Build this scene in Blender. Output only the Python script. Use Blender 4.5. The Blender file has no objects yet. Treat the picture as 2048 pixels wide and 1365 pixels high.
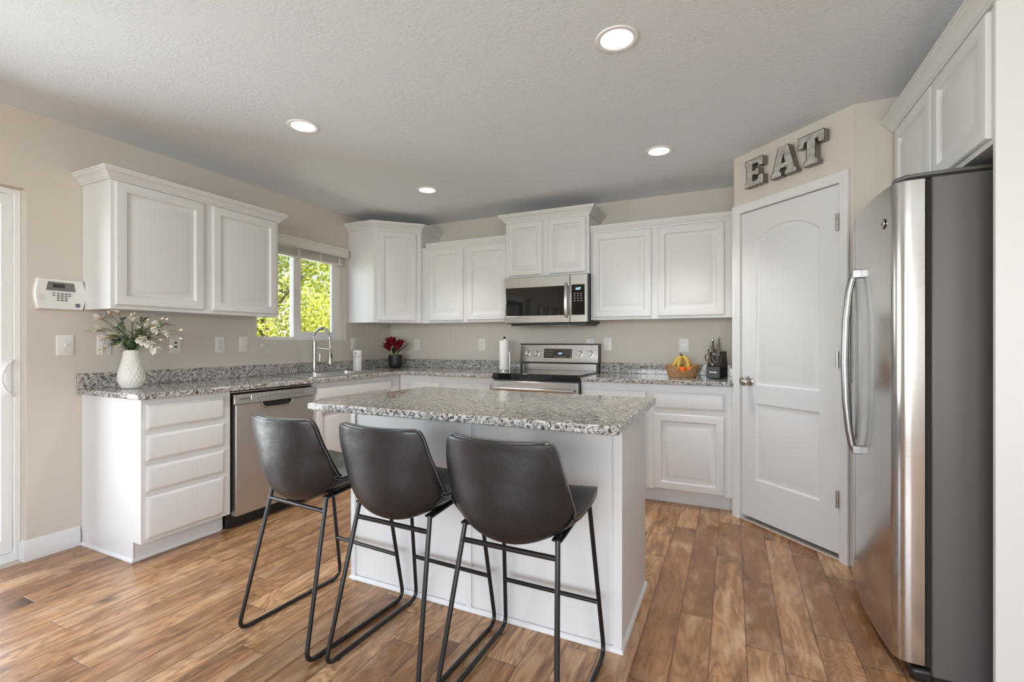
import bpy, bmesh, math, random
from mathutils import Vector, Matrix
from mathutils.geometry import delaunay_2d_cdt
PI = math.pi
S = bpy.context.scene
COL = S.collection
random.seed(7)

# ------------------------------------------------------------------ camera, sky, sun, daylight, exposure
cam_d = bpy.data.cameras.new('camera'); cam = bpy.data.objects.new('camera', cam_d); COL.objects.link(cam)
cam.location = (3.4503, -4.173, 1.1857); cam.rotation_euler = (PI/2, 0, 0.4384)
cam_d.sensor_fit = 'HORIZONTAL'; cam_d.sensor_width = 36; cam_d.lens = 938.95/2048*36
cam_d.shift_y = (684.04-682.5)/2048; cam_d.clip_start = 0.02; cam_d.clip_end = 200
S.camera = cam
S.view_settings.view_transform = 'Standard'; S.view_settings.look = 'None'; S.view_settings.gamma = 1
S.view_settings.use_curve_mapping = False
S.view_settings.exposure = 0.98
try:
    S.cycles.max_bounces = 10; S.cycles.diffuse_bounces = 6; S.cycles.glossy_bounces = 5
    S.cycles.transparent_max_bounces = 12; S.cycles.sample_clamp_indirect = 5
    S.cycles.caustics_reflective = False; S.cycles.caustics_refractive = False
except Exception: pass

W = bpy.data.worlds.new('world'); S.world = W; W.use_nodes = True
wn = W.node_tree.nodes; wl = W.node_tree.links
sky = wn.new('ShaderNodeTexSky'); sky.sky_type = 'NISHITA'; sky.sun_disc = False
sky.sun_elevation = math.radians(48); sky.sun_rotation = math.radians(40); sky.altitude = 1300
wl.new(sky.outputs[0], wn['Background'].inputs[0]); wn['Background'].inputs[1].default_value = 0.22

def lamp(name, kind, loc, rot, energy, color=(1, 1, 1), **kw):
    d = bpy.data.lights.new(name, kind); d.energy = energy; d.color = color
    for k, v in kw.items(): setattr(d, k, v)
    o = bpy.data.objects.new(name, d); o.location = loc; o.rotation_euler = rot; COL.objects.link(o); return o
lamp('sun', 'SUN', (6, 8, 10), (math.radians(40), 0, math.radians(140)), 7.5, (1, .95, .85), angle=.01)
# daylight that comes in through the sliding door and the rear window
lamp('daylight_sliding_door', 'AREA', (-.45, -3.92, 1.1), (0, -PI/2, 0), 38, (.90, .95, 1), shape='RECTANGLE', size=2.0, size_y=1.75)
lamp('daylight_rear_window', 'AREA', (3.15, -7.85, 1.35), (PI/2, 0, 0), 90, (.92, .965, 1), shape='RECTANGLE', size=3.6, size_y=1.7)
lamp('added_side_fill', 'AREA', (6.05, -5.95, 1.3), (0, PI/2, 0), 28, (.95, .97, 1), shape='RECTANGLE', size=1.5, size_y=2.4)  # added fill at an unseen side window, brightens the floor at the right
lamp('daylight_kitchen_window', 'AREA', (-.3, -1.15, 1.62), (0, -PI/2, 0), 2.5, (.97, 1, .95), shape='RECTANGLE', size=.75, size_y=.9)

# ------------------------------------------------------------------ materials
def mat(name, color=(.8, .8, .8), rough=.5, metal=0, **kw):
    m = bpy.data.materials.new(name); m.use_nodes = True
    b = m.node_tree.nodes['Principled BSDF']
    b.inputs['Base Color'].default_value = (*color, 1); b.inputs['Roughness'].default_value = rough
    b.inputs['Metallic'].default_value = metal
    for k, v in kw.items():
        b.inputs[k.replace('_', ' ')].default_value = v
    return m
class NT:
    def __init__(s, m): s.n = m.node_tree.nodes; s.l = m.node_tree.links; s.b = s.n['Principled BSDF']
    def new(s, t, **kw):
        x = s.n.new(t)
        for k, v in kw.items(): setattr(x, k, v)
        return x
    def link(s, a, b): s.l.new(a, b)
    def math(s, op, a, b=None, c=None):
        x = s.n.new('ShaderNodeMath'); x.operation = op
        for i, v in enumerate((a, b, c)):
            if v is None: continue
            if isinstance(v, (int, float)): x.inputs[i].default_value = v
            else: s.l.new(v, x.inputs[i])
        return x.outputs[0]
    def mix(s, f, a, b, bt='MIX'):
        x = s.n.new('ShaderNodeMix'); x.data_type = 'RGBA'; x.blend_type = bt
        for i, v in ((0, f), (6, a), (7, b)):
            if isinstance(v, (int, float)): x.inputs[i].default_value = v
            elif isinstance(v, tuple): x.inputs[i].default_value = (*v, 1)
            else: s.l.new(v, x.inputs[i])
        return x.outputs[2]
    def noise(s, vec, scale, detail=3, rough=.5, dist=0, dim='3D'):
        x = s.n.new('ShaderNodeTexNoise'); x.noise_dimensions = dim
        x.inputs['Scale'].default_value = scale; x.inputs['Detail'].default_value = detail
        x.inputs['Roughness'].default_value = rough; x.inputs['Distortion'].default_value = dist
        if vec is not None: s.l.new(vec, x.inputs['Vector'])
        return x
    def ramp(s, fac, stops, interp='LINEAR'):
        x = s.n.new('ShaderNodeValToRGB'); x.color_ramp.interpolation = interp
        e = x.color_ramp.elements
        while len(e) < len(stops): e.new(.5)
        for i, (p, c) in enumerate(stops):
            e[i].position = p; e[i].color = (*c, 1) if len(c) == 3 else c
        s.l.new(fac, x.inputs[0]); return x.outputs[0]
    def coord(s, kind='Object'): return s.n.new('ShaderNodeTexCoord').outputs[kind]
    def mapping(s, vec, scale=(1, 1, 1), rot=(0, 0, 0)):
        x = s.n.new('ShaderNodeMapping'); x.inputs['Scale'].default_value = scale; x.inputs['Rotation'].default_value = rot
        s.l.new(vec, x.inputs['Vector']); return x.outputs[0]
    def bump(s, h, strength=.3, dist=.002):
        x = s.n.new('ShaderNodeBump'); x.inputs['Strength'].default_value = strength; x.inputs['Distance'].default_value = dist
        s.l.new(h, x.inputs['Height']); s.l.new(x.outputs[0], s.b.inputs['Normal'])

M = {}
def wallpaint(name, col):
    m = mat(name, col, .75); t = NT(m); v = t.coord()
    n = t.noise(v, 160, 2); t.bump(n.outputs[0], .12, .0015); return m
M['wall'] = wallpaint('greige_wall_paint', (.62, .565, .505))
m = mat('knockdown_ceiling_paint', (.76, .80, .84), .8); t = NT(m); v = t.coord()
a = t.noise(t.mapping(v, (1, 1.6, 1)), 26, 4, .6, 1.5); b = t.noise(v, 6, 2)
h = t.ramp(a.outputs[0], [(.46, (0, 0, 0)), (.54, (1, 1, 1))])
h2 = t.mix(t.ramp(b.outputs[0], [(.35, (0, 0, 0)), (.6, (1, 1, 1))]), (0.5, .5, .5), h)
t.bump(h2, .35, .003); M['ceiling'] = m
m = mat('white_cabinet_paint', (.70, .695, .69), .38); t = NT(m)
n = t.noise(t.mapping(t.coord(), (3, 3, 60)), 6, 2); t.bump(n.outputs[0], .04, .001); M['cab'] = m
M['trim'] = mat('white_trim_paint', (.71, .708, .705), .35)
M['door'] = mat('white_door_paint', (.68, .68, .68), .38)
M['vinyl'] = mat('white_vinyl', (.82, .82, .81), .35)
M['white'] = mat('white_plastic', (.76, .75, .73), .35)
M['dark_slot'] = mat('dark_slot', (.03, .028, .026), .6)
M['black'] = mat('black_plastic', (.012, .012, .013), .35)
M['gap'] = mat('dark_gap', (.01, .009, .008), .8)

# granite
m = mat('grey_speckled_granite', rough=.07); t = NT(m); v = t.coord()
dn = t.noise(v, 40, 3)
vv = t.new('ShaderNodeVectorMath', operation='MULTIPLY_ADD'); t.link(dn.outputs['Color'], vv.inputs[0]); vv.inputs[1].default_value = (.022, .022, .022); t.link(v, vv.inputs[2])
v1 = t.new('ShaderNodeTexVoronoi'); v1.inputs['Scale'].default_value = 105; t.link(vv.outputs[0], v1.inputs['Vector'])
v2 = t.new('ShaderNodeTexVoronoi'); v2.inputs['Scale'].default_value = 210; t.link(vv.outputs[0], v2.inputs['Vector'])
sp = t.new('ShaderNodeSeparateColor'); t.link(v1.outputs['Color'], sp.inputs[0])
sp2 = t.new('ShaderNodeSeparateColor'); t.link(v2.outputs['Color'], sp2.inputs[0])
c1 = t.ramp(sp.outputs[0], [(0, (.62, .585, .54)), (.26, (.45, .425, .40)), (.52, (.27, .255, .245)), (.70, (.11, .107, .11)), (.83, (.02, .02, .024))], 'CONSTANT')
c2 = t.ramp(sp2.outputs[1], [(0, (.60, .57, .53)), (.36, (.36, .34, .32)), (.68, (.08, .08, .09)), (.86, (.025, .025, .03))], 'CONSTANT')
n2 = t.noise(v, 22, 2)
f = t.ramp(n2.outputs[0], [(.42, (.15, .15, .15)), (.62, (.75, .75, .75))])
t.link(t.mix(f, c1, c2), t.b.inputs['Base Color']); M['granite'] = m

# hickory plank floor (planks run along y)
m = mat('hickory_plank_floor', rough=.3); t = NT(m); v = t.coord()
sx = t.new('ShaderNodeSeparateXYZ'); t.link(v, sx.inputs[0])
PW = .127
u = t.math('DIVIDE', t.math('ADD', sx.outputs[0], 0.056), PW); row = t.math('FLOOR', u); fu = t.math('FRACT', u)
wr = t.new('ShaderNodeTexWhiteNoise', noise_dimensions='1D'); t.link(row, wr.inputs['W'])
ln = t.math('MULTIPLY_ADD', wr.outputs[0], .55, .62)
wr2 = t.new('ShaderNodeTexWhiteNoise', noise_dimensions='1D'); t.link(t.math('ADD', row, 31.7), wr2.inputs['W'])
w_ = t.math('DIVIDE', t.math('ADD', sx.outputs[1], t.math('MULTIPLY', wr2.outputs[0], 3.0)), ln)
w_ = t.math('ADD', w_, t.math('MULTIPLY', t.math('SINE', t.math('MULTIPLY', w_, 2.3)), .22))
col_ = t.math('FLOOR', w_); fv = t.math('FRACT', w_)
cid = t.new('ShaderNodeCombineXYZ'); t.link(row, cid.inputs[0]); t.link(col_, cid.inputs[1])
wc = t.new('ShaderNodeTexWhiteNoise', noise_dimensions='3D'); t.link(cid.outputs[0], wc.inputs['Vector'])
off = t.new('ShaderNodeVectorMath', operation='MULTIPLY_ADD'); t.link(wc.outputs['Color'], off.inputs[0]); off.inputs[1].default_value = (7, 13, 5); t.link(v, off.inputs[2])
g0 = t.mapping(off.outputs[0], (6.5, 1.5, 1))
warp = t.noise(g0, 1.0, 2, .45, .3)
rings = t.math('SINE', t.math('MULTIPLY', warp.outputs[0], 120))
rings = t.math('POWER', t.math('MULTIPLY_ADD', rings, .5, .5), 2.2)
streak = t.noise(t.mapping(off.outputs[0], (24, 3.0, 1)), 1.0, 5, .6, .8)
blot = t.noise(t.mapping(off.outputs[0], (9, 2.6, 1)), 1.0, 4, .6, .6)
knot = t.noise(t.mapping(off.outputs[0], (7, 3.2, 1)), 1.0, 1, .3, .3)
base = t.ramp(wc.outputs['Value'], [(0, (.24, .108, .044)), (.3, (.42, .215, .098)), (.6, (.52, .285, .138)), (.85, (.66, .39, .205)), (1, (.31, .148, .064))])
cc = t.mix(t.math('MULTIPLY', rings, .55), base, (.20, .088, .036))
cc = t.mix(t.ramp(streak.outputs[0], [(.40, (.6, .6, .6)), (.56, (0, 0, 0))]), cc, (.22, .10, .045))
cc = t.mix(t.ramp(blot.outputs[0], [(.52, (0, 0, 0)), (.72, (.5, .5, .5))]), cc, (.76, .54, .35))
cc = t.mix(t.ramp(blot.outputs[0], [(.30, (.8, .8, .8)), (.45, (0, 0, 0))]), cc, (.13, .066, .034))
cc = t.mix(t.ramp(knot.outputs[0], [(.225, (.9, .9, .9)), (.29, (0, 0, 0))]), cc, (.035, .02, .013))
du = t.math('MULTIPLY', t.math('MINIMUM', fu, t.math('SUBTRACT', 1, fu)), PW)
dv = t.math('MULTIPLY', t.math('MINIMUM', fv, t.math('SUBTRACT', 1, fv)), .85)
d_ = t.math('MINIMUM', du, dv)
seam = t.ramp(d_, [(0, (1, 1, 1)), (.0022, (0, 0, 0))])
cc = t.mix(t.math('MULTIPLY', seam, .75), cc, (.035, .018, .01))
t.link(cc, t.b.inputs['Base Color'])
rr = t.math('MULTIPLY_ADD', streak.outputs[0], .22, .16); t.link(rr, t.b.inputs['Roughness'])
hh = t.math('ADD', t.math('MULTIPLY', t.ramp(d_, [(0, (0, 0, 0)), (.006, (1, 1, 1))]), 1.0), t.math('ADD', t.math('MULTIPLY', blot.outputs[0], .9), t.math('MULTIPLY', rings, .12)))
t.bump(hh, .35, .0025); M['floor'] = m

def steel(name, col=(.60, .585, .565), rough=.24, axis=(2, 2, 160), amt=.06):
    m = mat(name, col, rough, 1.0); t = NT(m)
    n = t.noise(t.mapping(t.coord(), axis), 4, 3)
    t.link(t.math('MULTIPLY_ADD', n.outputs[0], amt*2, rough-amt), t.b.inputs['Roughness'])
    t.bump(n.outputs[0], .03, .0006); return m
M['steel'] = steel('brushed_stainless_steel')
M['steel_fridge'] = steel('stainless_refrigerator_door', (.56, .55, .535), .2, (2, 2, 120), .05)
M['steel_soft'] = steel('soft_brushed_steel', (.60, .585, .565), .42, (2, 2, 160), .05)
M['steel_dark'] = steel('satin_handle_steel', (.34, .335, .33), .32, (120, 120, 2), .05)
M['nickel'] = mat('satin_nickel', (.46, .44, .415), .28, 1)
M['chrome'] = mat('polished_chrome', (.72, .71, .70), .12, 1)
M['sink'] = steel('satin_sink_steel', (.50, .49, .475), .36, (40, 2, 2))
M['fridge_side'] = mat('grey_textured_cabinet_steel', (.125, .115, .108), .42, .15)
M['glass_black'] = mat('black_glass', (.012, .011, .011), .04)
M['oven_panel'] = mat('brown_black_control_glass', (.055, .035, .030), .12)
m = mat('black_leather', (.0115, .012, .0142), .33, IOR=1.6); t = NT(m); n = t.noise(t.coord(), 14, 4); n2 = t.noise(t.coord(), 700, 2)
t.link(t.math('MULTIPLY_ADD', n.outputs[0], .2, .24), t.b.inputs['Roughness']); t.b.inputs['Specular IOR Level'].default_value = .55
t.bump(t.math('ADD', t.math('MULTIPLY', n.outputs[0], 3.0), t.math('MULTIPLY', n2.outputs[0], .12)), .22, .004); M['leather'] = m
M['black_metal'] = mat('black_powder_coated_tube', (.018, .017, .017), .28, .3)
M['thread'] = mat('grey_thread', (.28, .26, .24), .7)
m = mat('galvanized_metal', (.44, .42, .39), .38, .55); t = NT(m); n = t.noise(t.coord(), 24, 4, .6, .8)
t.link(t.ramp(n.outputs[0], [(.3, (.34, .33, .31)), (.55, (.60, .585, .56)), (.75, (.75, .735, .71))]), t.b.inputs['Base Color']); M['galv'] = m
M['galv_side'] = mat('dull_galvanized_edge', (.27, .25, .225), .42, .7)
M['rust'] = mat('rusted_edge', (.085, .035, .014), .7, .2)
M['lamp_trim'] = mat('bright_white_trim', (.86, .86, .86), .4)
M['lamp_glow'] = mat('lit_lamp_lens', (1, 1, 1), .5, 0, Emission_Color=(1, .97, .92, 1), Emission_Strength=5)
M['screen_blue'] = mat('blue_lit_digits', (.1, .3, .5), .4, 0, Emission_Color=(.25, .65, 1, 1), Emission_Strength=2.2)
M['lcd'] = mat('lcd_grey', (.16, .17, .165), .25); M['lcd_dark'] = mat('dark_lcd', (.035, .037, .036), .2)
M['print_light'] = mat('pale_print', (.5, .48, .46), .5); M['print_grey'] = mat('grey_print', (.16, .155, .15), .5)
M['navy'] = mat('navy_badge', (.018, .035, .13), .4)
M['blind'] = mat('faux_wood_blind', (.70, .67, .61), .4)
M['cord'] = mat('cream_cord', (.72, .68, .60), .6)
M['ceramic'] = mat('matte_white_ceramic', (.80, .77, .72), .5)
M['petal'] = mat('white_petal', (.86, .82, .75), .6, Subsurface_Weight=.1)
M['calyx'] = mat('ochre_calyx', (.42, .24, .06), .6)
M['leaf'] = mat('grey_green_leaf', (.12, .17, .085), .55); M['leaf_pale'] = mat('pale_green_catkin', (.55, .58, .40), .6)
M['stem'] = mat('olive_stem', (.11, .12, .05), .6)
M['red'] = mat('crimson_petal', (.20, .005, .016), .45); M['dark_leaf'] = mat('dark_green_leaf', (.018, .026, .012), .4)
M['green_stem'] = mat('bright_green_stem', (.16, .22, .04), .5)
M['pot'] = mat('black_matte_pot', (.014, .014, .015), .5)
M['paper'] = mat('white_paper', (.82, .80, .77), .85)
m = mat('woven_wicker', (.42, .22, .09), .55); t = NT(m); n = t.noise(t.mapping(t.coord(), (22, 22, 80)), 2.5, 4)
t.link(t.ramp(n.outputs[0], [(.3, (.22, .105, .04)), (.6, (.50, .285, .13)), (.8, (.62, .42, .24))]), t.b.inputs['Base Color']); M['wicker'] = m
m = mat('banana_skin', (.62, .40, .05), .45); t = NT(m); n = t.noise(t.coord(), 30, 3)
t.link(t.ramp(n.outputs[0], [(.3, (.46, .33, .07)), (.6, (.62, .42, .075))]), t.b.inputs['Base Color']); M['banana'] = m
M['banana_tip'] = mat('brown_banana_stem', (.09, .045, .02), .7)
m = mat('orange_peel', (.78, .13, .012), .4); t = NT(m); t.bump(t.noise(t.coord(), 300, 2).outputs[0], .2, .001); M['orange'] = m
M['block_wood'] = mat('black_painted_block', (.009, .009, .009), .35); M['block_plate'] = mat('charcoal_plate', (.035, .037, .042), .35)
M['bark'] = mat('grey_brown_bark', (.16, .12, .085), .85)
m = mat('ground_grass', (.16, .20, .07), .9); t = NT(m); n = t.noise(t.coord(), 2, 4); t.link(t.ramp(n.outputs[0], [(.3, (.10, .14, .04)), (.7, (.26, .27, .12))]), t.b.inputs['Base Color']); M['ground'] = m
M['concrete'] = mat('pale_concrete', (.55, .53, .50), .8)
def leafmat(name, c1, c2):
    m = mat(name, c1, .5); t = NT(m)
    oi = t.new('ShaderNodeNewGeometry'); c = t.ramp(oi.outputs['Random Per Island'], [(0, c1), (1, c2)])
    t.link(c, t.b.inputs['Base Color'])
    tr = t.new('ShaderNodeBsdfTranslucent'); t.link(c, tr.inputs[0])
    mx = t.new('ShaderNodeMixShader'); mx.inputs[0].default_value = .45
    t.link(t.b.outputs[0], mx.inputs[1]); t.link(tr.outputs[0], mx.inputs[2])
    t.link(mx.outputs[0], t.n['Material Output'].inputs[0]); return m
M['leaf_yellow'] = leafmat('sunlit_yellow_green_leaves', (.42, .46, .05), (.80, .77, .24))
M['leaf_mid'] = leafmat('fresh_green_leaves', (.26, .36, .04), (.68, .68, .17))
m = bpy.data.materials.new('clear_window_glass'); m.use_nodes = True; n_ = m.node_tree.nodes; l_ = m.node_tree.links
n_.remove(n_['Principled BSDF']); tr = n_.new('ShaderNodeBsdfTransparent'); gl = n_.new('ShaderNodeBsdfGlossy'); gl.inputs['Roughness'].default_value = .01
lw = n_.new('ShaderNodeLayerWeight'); lw.inputs[0].default_value = .15; mx = n_.new('ShaderNodeMixShader')
l_.new(lw.outputs['Fresnel'], mx.inputs[0]); l_.new(tr.outputs[0], mx.inputs[1]); l_.new(gl.outputs[0], mx.inputs[2]); l_.new(mx.outputs[0], n_['Material Output'].inputs[0])
M['glass'] = m

# ------------------------------------------------------------------ mesh helpers
class MB:
    def __init__(s): s.bm = bmesh.new()
    def box(s, x0, x1, y0, y1, z0, z1):
        x0, x1 = min(x0, x1), max(x0, x1); y0, y1 = min(y0, y1), max(y0, y1); z0, z1 = min(z0, z1), max(z0, z1)
        v = [s.bm.verts.new(p) for p in ((x0, y0, z0), (x1, y0, z0), (x1, y1, z0), (x0, y1, z0), (x0, y0, z1), (x1, y0, z1), (x1, y1, z1), (x0, y1, z1))]
        for f in ((0, 3, 2, 1), (4, 5, 6, 7), (0, 1, 5, 4), (1, 2, 6, 5), (2, 3, 7, 6), (3, 0, 4, 7)): s.bm.faces.new([v[i] for i in f])
        return s
    def tube(s, pts, r, n=10, closed=False, cap=True):
        pts = [Vector(p) for p in pts]; N = len(pts); rings = []
        rs = r if isinstance(r, (list, tuple)) else [r]*N
        t0 = None; up = None
        for i in range(N):
            a = pts[(i-1) % N] if (closed or i > 0) else pts[i]; b = pts[(i+1) % N] if (closed or i < N-1) else pts[i]
            t = (b-a).normalized()
            if up is None:
                up = Vector((0, 0, 1)) if abs(t.z) < .9 else Vector((1, 0, 0))
                up = (up - t*up.dot(t)).normalized()
            else:
                up = up - t*up.dot(t)
                up = up.normalized() if up.length > 1e-6 else t.orthogonal().normalized()
            sd = t.cross(up)
            rings.append([s.bm.verts.new(pts[i] + rs[i]*(math.cos(2*PI*k/n)*up + math.sin(2*PI*k/n)*sd)) for k in range(n)])
        for i in range(N if closed else N-1):
            A, B = rings[i], rings[(i+1) % N]
            for k in range(n): s.bm.faces.new((A[k], A[(k+1) % n], B[(k+1) % n], B[k]))
        if cap and not closed:
            s.bm.faces.new(rings[0][::-1]); s.bm.faces.new(rings[-1])
        return s
    def cyl(s, p0, p1, r, n=24, r2=None): return s.tube([p0, p1], [r, r2 if r2 is not None else r], n)
    def lathe(s, prof, n=32, o=(0, 0, 0), axis='z', mod=None, capb=True, capt=False, sx=1, sy=1):
        rings = []
        for (r, z) in prof:
            ring = []
            for k in range(n):
                a = 2*PI*k/n; rr = r if mod is None else mod(r, z, a)
                zz = z
                if isinstance(rr, tuple): rr, zz = rr
                x, y = rr*math.cos(a)*sx, rr*math.sin(a)*sy
                if axis == 'z': p = (o[0]+x, o[1]+y, o[2]+zz)
                elif axis == 'y': p = (o[0]+x, o[1]-zz, o[2]+y)      # axis towards -y
                else: p = (o[0]+zz, o[1]+x, o[2]+y)
                ring.append(s.bm.verts.new(p))
            rings.append(ring)
        for A, B in zip(rings, rings[1:]):
            for k in range(n): s.bm.faces.new((A[k], A[(k+1) % n], B[(k+1) % n], B[k]))
        if capb: s.bm.faces.new(rings[0][::-1])
        if capt: s.bm.faces.new(rings[-1])
        return s
    def slab(s, outer, holes, f0, f1):
        """flat plate from 2d outline with holes; f0 / f1 map (u,v) to the two faces"""
        pts = [Vector(p) for p in outer]; loops = [list(range(len(outer)))]
        for h in holes:
            b = len(pts); pts += [Vector(p) for p in h]; loops.append(list(range(b, b+len(h))))
        edges = [(l[i], l[(i+1) % len(l)]) for l in loops for i in range(len(l))]
        vs, es, fs, ov, oe, of = delaunay_2d_cdt(pts, edges, [], 1, 1e-6) if not holes else delaunay_2d_cdt(pts, edges, [], 0, 1e-6)
        def inside(p, poly):
            c = False; n = len(poly)
            for i in range(n):
                a, b = poly[i], poly[(i+1) % n]
                if (a[1] > p[1]) != (b[1] > p[1]) and p[0] < (b[0]-a[0])*(p[1]-a[1])/(b[1]-a[1])+a[0]: c = not c
            return c
        A = [s.bm.verts.new(f0(v.x, v.y)) for v in vs]; B = [s.bm.verts.new(f1(v.x, v.y)) for v in vs]
        key = {}
        for i, v in enumerate(vs): key[(round(v.x, 5), round(v.y, 5))] = i
        for f in fs:
            c = sum((vs[i] for i in f), Vector((0, 0)))/len(f)
            if not inside(c, outer) or any(inside(c, h) for h in holes): continue
            s.bm.faces.new([A[i] for i in f]); s.bm.faces.new([B[i] for i in reversed(f)])
        for l in [outer]+list(holes):
            ids = [key[(round(p[0], 5), round(p[1], 5))] for p in l]
            for i in range(len(ids)):
                a, b = ids[i], ids[(i+1) % len(ids)]
                try: s.bm.faces.new((A[a], A[b], B[b], B[a]))
                except ValueError: pass
        return s
    def plate_xy(s, outer, z0, z1, holes=()): return s.slab(outer, holes, lambda u, v: (u, v, z0), lambda u, v: (u, v, z1))
    def plate_xz(s, outer, y0, y1, holes=()): return s.slab(outer, holes, lambda u, v: (u, y0, v), lambda u, v: (u, y1, v))
    def plate_yz(s, outer, x0, x1, holes=()): return s.slab(outer, holes, lambda u, v: (x0, u, v), lambda u, v: (x1, u, v))
    def loops(s, rings, close_last=True, close_first=False):
        R = [[s.bm.verts.new(p) for p in r] for r in rings]
        for A, B in zip(R, R[1:]):
            n = len(A)
            for k in range(n): s.bm.faces.new((A[k], A[(k+1) % n], B[(k+1) % n], B[k]))
        if close_last: s.bm.faces.new(R[-1])
        if close_first: s.bm.faces.new(R[0][::-1])
        return s
    def panel(s, x0, x1, z0, z1, y, prof):
        """rectangular panel facing -y; prof = (inset, rise towards -y)"""
        return s.loops([[(x0+i, y-d, z0+i), (x1-i, y-d, z0+i), (x1-i, y-d, z1-i), (x0+i, y-d, z1-i)] for i, d in prof])
    def sweep(s, path, prof, mp, closed=False):
        """profile (out, h) swept with mitres along a 2d path; out is to the right of travel"""
        n = len(path); R = []
        P = [Vector(p) for p in path]
        for i in range(n):
            d0 = (P[i]-P[i-1]).normalized() if (i > 0 or closed) else None
            d1 = (P[(i+1) % n]-P[i]).normalized() if (i < n-1 or closed) else None
            if d0 is None: d0 = d1
            if d1 is None: d1 = d0
            n0 = Vector((d0.y, -d0.x)); n1 = Vector((d1.y, -d1.x)); m_ = (n0+n1)
            m_ = m_/max(1e-6, m_.dot(n0))
            R.append([s.bm.verts.new(mp(P[i].x+m_.x*o, P[i].y+m_.y*o, h)) for o, h in prof])
        for i in range(n if closed else n-1):
            A, B = R[i], R[(i+1) % n]
            for k in range(len(prof)): s.bm.faces.new((A[k], A[(k+1) % len(prof)], B[(k+1) % len(prof)], B[k]))
        if not closed: s.bm.faces.new(R[0]); s.bm.faces.new(R[-1][::-1])
        return s
    def sphere(s, c, r, n=16, m_=10, sc=(1, 1, 1), rot=None):
        mt = Matrix.Translation(c) @ (rot if rot is not None else Matrix.Identity(4)) @ Matrix.Diagonal((r*sc[0], r*sc[1], r*sc[2], 1))
        bmesh.ops.create_uvsphere(s.bm, u_segments=n, v_segments=m_, radius=1, matrix=mt); return s
    def grid(s, f, nu, nv):
        V = [[s.bm.verts.new(f(i/nu, j/nv)) for j in range(nv+1)] for i in range(nu+1)]
        for i in range(nu):
            for j in range(nv): s.bm.faces.new((V[i][j], V[i+1][j], V[i+1][j+1], V[i][j+1]))
        return s
    def xform(s, mt): bmesh.ops.transform(s.bm, matrix=mt, verts=s.bm.verts); return s

def obj(name, mb, m, parent=None, bevel=0, smooth=35, seg=2, label=None, weld=False):
    if weld: bmesh.ops.remove_doubles(mb.bm, verts=mb.bm.verts, dist=1e-5)
    bmesh.ops.recalc_face_normals(mb.bm, faces=mb.bm.faces)
    me = bpy.data.meshes.new(name); mb.bm.to_mesh(me); mb.bm.free()
    for mm in (m if isinstance(m, list) else [m]): me.materials.append(mm)
    if smooth:
        me.shade_smooth()
        me.set_sharp_from_angle(angle=math.radians(smooth))
    o = bpy.data.objects.new(name, me); COL.objects.link(o)
    if parent is not None: o.parent = parent
    if bevel:
        b = o.modifiers.new('bevel', 'BEVEL'); b.width = bevel; b.segments = seg; b.limit_method = 'ANGLE'; b.angle_limit = math.radians(50)
        b.harden_normals = False
    if label: o['label'] = label
    return o
def tag(o, label, cat, group=None):
    o['label'] = label; o['category'] = cat
    if group: o['group'] = group
    return o
def thing(name, label, cat, loc=(0, 0, 0), rz=0, group=None):
    o = bpy.data.objects.new(name, None); COL.objects.link(o); o.empty_display_size = .1
    o.location = loc; o.rotation_euler = (0, 0, rz); return tag(o, label, cat, group)
def struct(name, mb, m, parent=None, **kw):
    o = obj(name, mb, m, parent, **kw)
    if parent is None: o['kind'] = 'structure'
    return o
def dup(root, loc=None, rz=None, label=None, group=None):
    r = root.copy(); COL.objects.link(r)
    if loc is not None: r.location = loc
    if rz is not None: r.rotation_euler = (0, 0, rz)
    if label: r['label'] = label
    if group: r['group'] = group
    for ch in list(root.children):
        c = ch.copy(); COL.objects.link(c); c.parent = r
        for g in list(ch.children):
            d = g.copy(); COL.objects.link(d); d.parent = c
    return r
def text_mb(txt, size, x, y, z, ext=.0006, align='CENTER', spacing=1.0):
    """lettering in the xz plane facing -y, base line at z"""
    cu = bpy.data.curves.new('t', 'FONT'); cu.body = txt; cu.size = size; cu.extrude = ext; cu.align_x = align; cu.space_character = spacing
    o = bpy.data.objects.new('t', cu); COL.objects.link(o)
    me = bpy.data.meshes.new_from_object(o.evaluated_get(bpy.context.evaluated_depsgraph_get()))
    mb = MB(); mb.bm.from_mesh(me); mb.xform(Matrix.Translation((x, y, z)) @ Matrix.Rotation(PI/2, 4, 'X'))
    bpy.data.objects.remove(o); bpy.data.curves.remove(cu); bpy.data.meshes.remove(me); return mb

def catmull(P, n):
    out = []
    for i in range(len(P)-1):
        p0 = P[max(i-1, 0)]; p1 = P[i]; p2 = P[i+1]; p3 = P[min(i+2, len(P)-1)]
        for k in range(n):
            t_ = k/n; out.append(tuple(.5*((2*b)+(-a+c_)*t_+(2*a-5*b+4*c_-d)*t_*t_+(-a+3*b-3*c_+d)*t_**3) for a, b, c_, d in zip(p0, p1, p2, p3)))
    out.append(tuple(P[-1])); return out
def circ(cx, cy, r, n=32): return [(cx+r*math.cos(2*PI*k/n), cy+r*math.sin(2*PI*k/n)) for k in range(n)]
def rect(x0, x1, y0, y1): return [(x0, y0), (x1, y0), (x1, y1), (x0, y1)]
def rrect(x0, x1, y0, y1, r, n=5):
    out = []
    for cx, cy, a0 in ((x1-r, y0+r, -PI/2), (x1-r, y1-r, 0), (x0+r, y1-r, PI/2), (x0+r, y0+r, PI)):
        out += [(cx+r*math.cos(a0+PI/2*k/n), cy+r*math.sin(a0+PI/2*k/n)) for k in range(n+1)]
    return out

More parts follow.
